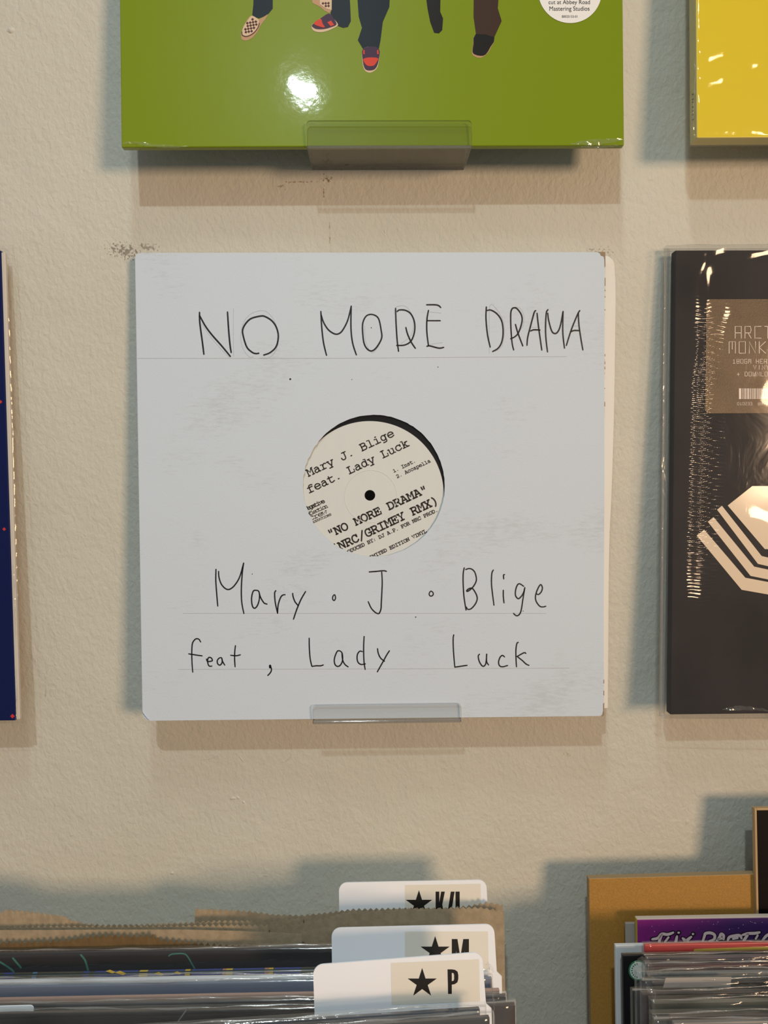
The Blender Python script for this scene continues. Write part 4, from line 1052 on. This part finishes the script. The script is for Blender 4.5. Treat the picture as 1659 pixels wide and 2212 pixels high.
# ---- albums between the dividers
def strokes_on(fr, name, lines, width, mat, parent, w=0.00015, n=5):
    return pen(name, fr, lines, width, w, mat, parent, None, n)
M_teal_dark = glossy_print('dark_teal_print', (0.016, 0.014, 0.017), 0.35, 0.2, 60, 1.0, 0.12)
M_teal = plain('teal_print', (0.05, 0.20, 0.17), 0.4, coat=0.8)
M_film_bin = film_mat('bin_sleeve_film', 1.3, 0.10, 0.35, 60, (0.35, 1, 2.0), haze=0.03)
t, fr = stand('record_album', (-75, 2060), (1079, 2041), ZT, 0.0035, M_teal_dark, 'black album with teal curved lines in clear film, behind the M divider', group=BINL, dirn=DL, t0=0.0875, width=0.3125)
strokes_on(fr, 'teal_line', [[(365, 2065), (372, 2061), (395, 2060), (405, 2066), (418, 2088), (425, 2100)]], 0.0009, M_teal, t)
strokes_on(fr, 'teal_line', [[(175, 2063), (184, 2075), (190, 2095)]], 0.0012, M_teal, t)
strokes_on(fr, 'teal_line', [[(0, 2078), (22, 2092), (30, 2100)], [(28, 2070), (45, 2090)]], 0.0012, M_teal, t)
film_cover(fr, 0, fr.W, fr.H-0.06, fr.H, 0.0035, M_film_bin, t, amp=0.0006, nx=60, nz=16, name='clear_film', glint_edge=True)
t, fr = stand('record_album', (-75, 2108), (716, 2087), ZT-.001, 0.0040, None, 'album with blue and yellow patterned spine upward, in front of the dark teal one', group=BINL, dirn=DL, t0=.1025, width=0.312)
M_blue_sp = plain('royal_blue_print', (0.012, 0.04, 0.22), 0.35, coat=0.8); M_yel_sp = plain('golden_print', (0.50, 0.36, 0.04), 0.4, coat=0.8); M_dkgreen = plain('dark_green_print', (0.008, 0.022, 0.022), 0.35, coat=0.8); M_pink_sp = plain('dusty_pink_print', (0.36, 0.17, 0.14), 0.4, coat=0.8)
slab('jacket', fr, 0, fr.W, 0, fr.H, -0.0040, 0, M_dkgreen, t, 0.0016, 4)
M_skyb = plain('light_blue_print', (0.05, 0.16, 0.30), 0.35, coat=0.8)
for x0, x1, mm in ((5, 28, M_blue_sp), (68, 78, M_skyb), (178, 192, M_blue_sp), (203, 298, M_blue_sp), (300, 318, M_yel_sp), (318, 398, M_blue_sp), (399, 410, M_yel_sp), (414, 478, M_blue_sp), (480, 488, M_pink_sp), (488, 502, M_yel_sp), (503, 570, M_blue_sp), (571, 580, M_pink_sp), (580, 590, M_yel_sp), (592, 650, M_blue_sp)):
    ua = fr.uv(x0, 2098)[0]; ub = fr.uv(x1, 2098)[0]
    V, F = [], []
    for k in range(9):               # band wrapped over the rounded spine
        if k < 3: v_, w_ = fr.H-0.012+k*0.005, 0.00015
        else:
            a = (k-3)/5*math.pi; v_ = fr.H-0.002+0.0021*math.sin(a)+.00005; w_ = -0.0020+0.00215*math.cos(a)
        V += [fr.pt(ua, v_, w_), fr.pt(ub, v_, w_)]
    for k in range(8): F.append((2*k, 2*k+1, 2*k+3, 2*k+2))
    mesh('spine_band', V, F, mm, t, True)
for x, y, r in ((262, 2101, 7), (240, 2098, 6), (345, 2103, 6), (385, 2101, 5)):
    polypx('golden_leaf', fr, [(x-r*2, y), (x-r*.4, y-r*.6), (x+r*1.6, y+r*.3), (x+r*.5, y+r*.8), (x-r*.7, y+r*.4)], 0.0002, M_yel_sp, t)

M_grey_white = plain('white_glossy_card', (0.70, 0.73, 0.78), 0.3, coat=0.5)
t, fr = stand('record_album', (-75, 2122), (690, 2103), ZT, 0.003, M_grey_white, 'plain white album in a clear sleeve next to the blue and yellow spine', group=BINL, dirn=DL, t0=.1075, width=0.312)
film_cover(fr, 0, fr.W, fr.H-0.06, fr.H+.001, 0.003, M_film_bin, t, amp=0.0005, nx=40, nz=12, name='clear_film', glint_edge=True)
M_slate = plain('slate_blue_print', (0.16, 0.19, 0.27), 0.35, coat=0.6)
t, fr = stand('record_album', (-75, 2133), (690, 2117), ZT-.001, 0.0018, M_slate, 'slate blue album in film in front of the plain white one', group=BINL, dirn=DL, t0=.1112, width=0.312)
film_cover(fr, 0, fr.W, fr.H-0.06, fr.H+.001, 0.0018, M_film_bin, t, amp=0.0005, nx=40, nz=12, name='clear_film', glint_edge=True)
M_pinkish = plain('dusty_rose_card', (0.42, 0.27, 0.22), 0.45, coat=0.5)
t, fr = stand('record_album', (-75, 2159), (690, 2132), ZT-.001, 0.002, M_pinkish, 'dusty rose album with only its thin top showing', group=BINL, dirn=DL, t0=.1180, width=0.312)
M_smoke = plain('smoky_grey_print', (0.085, 0.078, 0.080), 0.35, coat=0.8, var=0.5, vscale=14)
t, fr = stand('record_album', (-75, 2174), (690, 2144), ZT-.001, 0.003, M_smoke, 'smoky grey album in film next to the dusty rose one', group=BINL, dirn=DL, t0=.1235, width=0.312)
film_cover(fr, 0, fr.W, fr.H-0.06, fr.H+.001, 0.003, M_film_bin, t, amp=0.0006, nx=40, nz=12, name='clear_film', glint_edge=True)
M_umber = plain('umber_print', (0.055, 0.045, 0.040), 0.35, coat=0.8, var=0.5, vscale=14)
t, fr = stand('record_album', (-75, 2193), (690, 2164), ZT-.001, 0.003, M_umber, 'dark umber album in film right behind the P divider', group=BINL, dirn=DL, t0=.1310, width=0.312)
film_cover(fr, 0, fr.W, fr.H-0.06, fr.H+.001, 0.003, M_film_bin, t, amp=0.0006, nx=40, nz=12, name='clear_film', glint_edge=True)
M_ash0 = plain('ash_line', (0.25, 0.25, 0.24), 0.5)
strokes_on(fr, 'grey_line', [[(405, 2178), (398, 2188), (385, 2206)]], 0.0007, M_ash0, t, n=0)
# blank divider whose tab corner shows at the left
a = at(0, 2178, 0.1262)
bl = thing('index_divider', (a.x-0.05, a.y, ZC), 'blank white index divider with only its tab corner showing beside smoky grey album', 'divider card', 'white index dividers in the record bin')
frb = Frame((a.x-0.10, a.y-0.1206*(a.z-ZC), ZC), (DL.x, DL.y, 0.01), (0, 0.1206, 1))
ur, vt = frb.uv(60, 2177); _, vb = frb.uv(60, 2215)
P = [(0, 0), (ur-0.004+0.02, 0), (ur+0.016, vb), (ur, vb), (ur, vt-0.0022)]+[(ur-0.0022+0.0022*math.cos(k/5*math.pi/2), vt-0.0022+0.0022*math.sin(k/5*math.pi/2)) for k in range(1, 6)]+[(0, vt)]
poly('card', frb, P, 0, M_tab, bl, None, 0.0009)
# in front of the P divider
M_ink_blue = plain('ink_blue_print', (0.020, 0.026, 0.045), 0.3, coat=0.9, var=0.5, vscale=25)
t, fr = stand('record_album', (560, 2214), (1037, 2180), -0.312, 0.003, M_ink_blue, 'ink blue album in crinkled clear film in front of the P divider', group=BINL, dirn=DP, t0=.1500, width=-0.315)
film_cover(fr, 0, fr.W+.003, fr.H-0.06, fr.H+.0015, 0.003, M_poly, t, amp=0.0012, nx=50, nz=12, name='clear_film', glint_edge=True)
tuft('film_fold', fr.sub(0, 0, .001), [(900, 2195), (950, 2188), (1000, 2184), (1048, 2172)], 0.004, M_film_c, t, 31)
M_blk = plain('black_card', (0.010, 0.010, 0.013), 0.3, coat=0.9)
t, fr = stand('record_album', (600, 2232), (1058, 2198), -0.311, 0.003, M_blk, 'black album in clear film, foremost in the bin with dividers', group=BINL, dirn=DP, t0=.1600, width=-0.315)
film_cover(fr, 0, fr.W+.002, fr.H-0.06, fr.H+.0015, 0.003, M_poly, t, amp=0.0008, nx=50, nz=12, name='clear_film', glint_edge=True)
frp = Frame(fp_.pt(0, 0, 0.001), fp_.ux, fp_.uz)
tuft('film_corner', frp, [(1056, 2085), (1060, 2120), (1066, 2160), (1068, 2212)], 0.007, M_film_c, t, 33)
tuft('film_corner', frp, [(1048, 2082), (1056, 2081), (1066, 2098)], 0.004, M_film_c, t, 34)

# ================================================================ right-hand bin
q = at(1276, 1898, 0.036)
bn = thing('record_bin', (q.x+0.17, -0.10, ZC), 'brown fibreboard record bin with tall back board standing behind the purple album', 'record bin')
zt = q.z-ZC
LB = 0.1206
frm = Frame((q.x, -0.036-zt*LB, ZC), (1, 0, 0.012), (-0.004/zt*.33, LB, 1)); zt = zt*math.sqrt(1+LB*LB)
slab('back_board', frm, 0, 0.36, 0, zt, -0.006, 0, [M_mdf, M_mdf_edge], bn, 0.0005, 2, mi=lambda n: 0 if n.z > 0.5 else 1)
fb = Frame((q.x, -0.046, ZC), (1, 0, 0), (0, -1, 0))
slab('base_board', Frame((q.x, -0.036, ZC), (1, 0, 0), (0, 0, 1)), 0, 0.36, 0, 0.004, 0.043, 0.28, M_mdf, bn, 0.0005)
slab('front_board', Frame((q.x, -0.32, ZC), (1, 0, 0), (0, 0, 1)), 0, 0.36, 0, 0.12, 0, 0.006, M_mdf, bn, 0.0005)
# black framed board
M_black = plain('black_panel', (0.006, 0.004, 0.004), 0.45, 0.12)
M_frame = plain('pale_wood_frame', (0.45, 0.30, 0.15), 0.5, bump=0.1, bscale=300, stretch=(3, 3, .3))
q = at(1626, 1746, 0.034)
bd = thing('framed_board', (q.x+0.1, -0.047, ZC), 'black board in a thin pale wood frame leaning on the fibreboard bin back', 'board')
hb = q.z-ZC-0.0045
frd = Frame((q.x+0.002, -0.034-hb*LB, ZC+0.0045), (1, 0, 0), (-0.002, LB, 1)); hb *= math.sqrt(1+LB*LB)
slab('panel', frd, 0.0016, 0.20, 0.0016, hb-0.0016, -0.0036, -0.0008, M_black, bd, 0.0002)
for a in ((0, 0.0016, 0, hb), (0.2, 0.2016, 0, hb), (0.0016, 0.2, 0, 0.0016), (0.0016, 0.2, hb-0.0016, hb)):
    slab('frame_rail', frd, *a, -0.0040, 0, M_frame, bd, 0.0003)
# albums, back to front
ZB = -0.324
def binr(tl, tr, t0, thick, mat, label, W=0.312, lean=0.12, mi=None, bev=0.0006):
    z = at(*tl, t0).z-CZ
    return stand('record_album', tl, tr, z, thick, mat, label, group=BINR, lean=lean, dirn=DR, t0=t0, width=W, mi=mi, bev=bev, height=(z+CZ-ZC-0.0045)/math.cos(lean))
M_greyc = plain('grey_card', (0.33, 0.31, 0.29), 0.5)
t, fr = binr((1351, 1994), (1600, 1990), 0.0470, 0.0022, M_greyc, 'thin grey album half hidden behind the purple one')
M_purple = None
def purple_mat():
    mt, nd, lk, b = new_mat('purple_fade_print')
    v = coords(nd, lk); s = nd.new('ShaderNodeSeparateXYZ'); lk.new(v, s.inputs[0])
    r = nd.new('ShaderNodeValToRGB')
    mr = nd.new('ShaderNodeMapRange'); mr.inputs[1].default_value = -0.158; mr.inputs[2].default_value = -0.09; lk.new(s.outputs[0], mr.inputs[0])
    r.color_ramp.elements[0].color = (0.22, 0.012, 0.20, 1); r.color_ramp.elements[1].color = (0.045, 0.016, 0.12, 1)
    lk.new(mr.outputs[0], r.inputs[0]); lk.new(r.outputs[0], b.inputs['Base Color'])
    b.inputs['Roughness'].default_value = 0.35; b.inputs['Coat Weight'].default_value = 1.0; b.inputs['Coat Roughness'].default_value = 0.12
    t = N(nd, 'ShaderNodeTexNoise', Scale=150.0, Detail=3.0); lk.new(v, t.inputs['Vector'])
    bp = N(nd, 'ShaderNodeBump', Strength=0.2, Distance=0.001); lk.new(t.outputs[0], bp.inputs['Height']); lk.new(bp.outputs[0], b.inputs['Coat Normal'])
    return mt
M_purple = purple_mat()
M_ysp = plain('yellow_spine', (0.55, 0.45, 0.05), 0.45)
t, fr = binr((1376, 1986), (1659, 1981), 0.0540, 0.0050, [M_purple, M_ysp, M_paper_edge], 'thick purple album with white graffiti lettering and yellow spine', mi=lambda n: 1 if n.x < -0.5 else (2 if n.y > 0.5 else 0))
M_graf = plain('white_pink_letter', (0.72, 0.58, 0.60), 0.4); M_graf_d = plain('dark_letter_outline', (0.02, 0.008, 0.02), 0.4)
A = (1319, 1950, 4.879)
gl = [Z(*A, [(440, 385), (500, 372), (540, 330), (600, 335), (660, 315)], [(540, 335), (520, 380), (510, 430)], [(575, 410), (610, 365)]),
      Z(*A, [(700, 355), (690, 400), (680, 430)], [(715, 316), (716, 318)]),
      Z(*A, [(760, 375), (800, 410), (830, 430)], [(850, 360), (800, 400), (770, 430)], [(866, 330), (867, 331)]),
      Z(*A, [(970, 410), (990, 350), (1000, 325), (1050, 318), (1095, 340), (1090, 385), (1040, 405)]),
      Z(*A, [(1120, 400), (1150, 360), (1165, 330), (1190, 345), (1190, 385)], [(1130, 385), (1180, 375)]),
      Z(*A, [(1235, 400), (1250, 365), (1300, 350), (1360, 345), (1380, 375)], [(1290, 380), (1340, 370)]),
      Z(*A, [(1390, 340), (1450, 325), (1520, 322), (1570, 312)], [(1450, 330), (1420, 375), (1400, 400)]),
      Z(*A, [(1550, 345), (1530, 380)], [(1600, 400), (1640, 350), (1680, 335), (1720, 360)])]
gr = []
for g in gl: gr += g
pen('letter_outline', fr, gr, 0.0032, 0.00012, M_graf_d, t, None, 4)
pen('graffiti_letters', fr, gr, 0.0020, 0.00024, M_graf, t, None, 4, 0.3)
V, F = [], []
rnd = random.Random(9)
for k in range(26):
    x = rnd.uniform(1380, 1658); y = rnd.uniform(1990, 2028); r = rnd.uniform(.35, 1.0); b = len(V)
    for j in range(6): V.append(fr.pt(*fr.uv(x+r*math.cos(j*1.047), y-r*math.sin(j*1.047)), .00012))
    F.append(tuple(range(b, b+6)))
mesh('printed_star_specks', V, F, M_graf, t)
M_whitec = plain('white_card_print', (0.62, 0.65, 0.68), 0.4, coat=0.4)
t, fr = binr((1329, 2042), (1659, 2036), 0.0805, 0.003, M_whitec, 'white album behind the black one with a round badge', W=0.315)
M_redp = glossy_print('red_album_print', (0.50, 0.035, 0.03), 0.35, 0.5, 60, 1.0, 0.1)
t, fr = binr((1392, 2041), (1659, 2032), 0.0860, 0.003, M_redp, 'red album with a yellow strip in front of the purple one')
M_ystrip = plain('mustard_print', (0.50, 0.36, 0.05), 0.4, coat=0.6)
polypx('yellow_strip', fr, [(1500, 2050), (1580, 2047), (1680, 2044), (1680, 2062), (1495, 2062)], 0.00015, M_ystrip, t)
film_cover(fr, 0, fr.W, fr.H-.06, fr.H, .003, M_film_bin, t, amp=.0006, nx=50, nz=14, name='clear_film', glint_edge=True)
t, fr = binr((1344, 2063), (1659, 2054), 0.0915, 0.003, M_blk, 'black album with a round white and green badge', W=0.315)
M_badge_g = plain('green_badge_ring', (0.03, 0.20, 0.10), 0.4); M_badge_w = plain('white_badge', (0.62, 0.66, 0.64), 0.45)
cx, cy = 1378, 2096
bg = poly('badge_ring', fr, [fr.uv(cx+20.5*math.cos(k*.2618), cy-22*math.sin(k*.2618)) for k in range(24)], .00012, M_badge_g, t)
poly('badge_face', fr, [fr.uv(cx+17.5*math.cos(k*.2618), cy-19*math.sin(k*.2618)) for k in range(24)], .00024, M_badge_w, bg)
for k in range(9):
    a = math.radians(100+k*20); x, y = cx+13.5*math.cos(a), cy-14.5*math.sin(a)
    poly('badge_mark', fr, [fr.uv(x+2.0*math.cos(a+c)*s_, y-2.2*math.sin(a+c)*s_) for c, s_ in ((0.6, 1), (2.5, 1), (3.8, 1), (5.7, 1))], .00036, M_badge_g, bg)
M_mauve = plain('mauve_brown_print', (0.13, 0.095, 0.10), 0.35, coat=0.8, var=0.3, vscale=20)
M_wine = plain('wine_print', (0.085, 0.028, 0.030), 0.35, coat=0.8, var=0.3, vscale=20)
M_ash = plain('ash_grey_print', (0.20, 0.195, 0.185), 0.4, coat=0.8, var=0.25, vscale=20)
M_char = plain('charcoal_print', (0.035, 0.032, 0.032), 0.35, coat=0.8, var=0.4, vscale=30)
M_olive = plain('olive_beige_print', (0.16, 0.145, 0.11), 0.4, coat=0.8, var=0.3, vscale=25)
M_coffee = plain('coffee_print', (0.07, 0.055, 0.05), 0.4, coat=0.8, var=0.4, vscale=30)
M_poly_r = film_mat('bin_polythene', 1.7, 0.08, 0.8, 85, (0.45, 1, 1.7), haze=0.018)
def clad(tl, tr, t0, mat, label, over=0.005, seed=0, thick=0.003):
    t, fr = binr(tl, tr, t0, thick, mat, label)
    rnd = random.Random(seed); a, b, c = rnd.uniform(40, 80), rnd.uniform(0, 6), rnd.uniform(150, 260)
    def fn(u, v):
        e = fr.H-v
        return 0.0008+0.0007*math.sin(u*a+b+e*60)*math.exp(-e/.02)+0.0005*math.sin(u*c+e*300+b)*math.exp(-e/.03)+0.0004*math.sin(u*520+3*math.sin(u*90))
    film_cover(fr, -over, fr.W+.004, fr.H-.09, fr.H+.0012, thick+.0004, M_poly_r, t, nx=110, nz=26, fn=fn, name='clear_sleeve', glint_edge=True)
    return t, fr
t, fr = clad((1396, 2070), (1659, 2058), 0.0968, M_mauve, 'mauve brown album in clear sleeve, rearmost of the sleeved ones', .001, 1)
t, fr = clad((1402, 2088), (1659, 2078), 0.1035, M_wine, 'wine red album in clear sleeve in front of the mauve brown one', .002, 2)
tuft('film_corner', fr.sub(0, 0, .001), [(1370, 2076), (1385, 2072), (1400, 2078), (1412, 2092)], 0.007, M_film_c, t, 41)
t, fr = clad((1398, 2104), (1659, 2092), 0.1105, M_ash, 'ash grey album in clear sleeve between wine red and charcoal ones', .006, 3)
tuft('film_corner', fr.sub(0, 0, .001), [(1372, 2128), (1392, 2112), (1420, 2104), (1450, 2096)], 0.007, M_film_c, t, 42)
t, fr = clad((1410, 2124), (1659, 2110), 0.1178, M_char, 'charcoal album with grey paper patch in clear sleeve', .006, 4)
polypx('paper_patch', fr, [(1438, 2112), (1580, 2110), (1578, 2132), (1432, 2134)], .00015, M_greyc, t)
t, fr = clad((1386, 2146), (1659, 2134), 0.1258, M_coffee, 'coffee brown album in clear sleeve with its left edge showing', .005, 5)
tuft('film_corner', fr.sub(0, 0, .001), [(1395, 2132), (1405, 2136), (1414, 2148), (1412, 2160)], 0.006, M_film_c, t, 43)
t, fr = clad((1410, 2166), (1659, 2156), 0.1335, M_olive, 'olive beige album in glinting clear sleeve', .001, 6)
t, fr = clad((1448, 2196), (1659, 2189), 0.1455, M_coffee, 'dark brown album in clear sleeve in front of the olive beige one', .01, 7)
t, fr = clad((1455, 2210), (1659, 2200), 0.1530, M_ash, 'grey brown album in clear sleeve, foremost in the fibreboard bin', .01, 8)
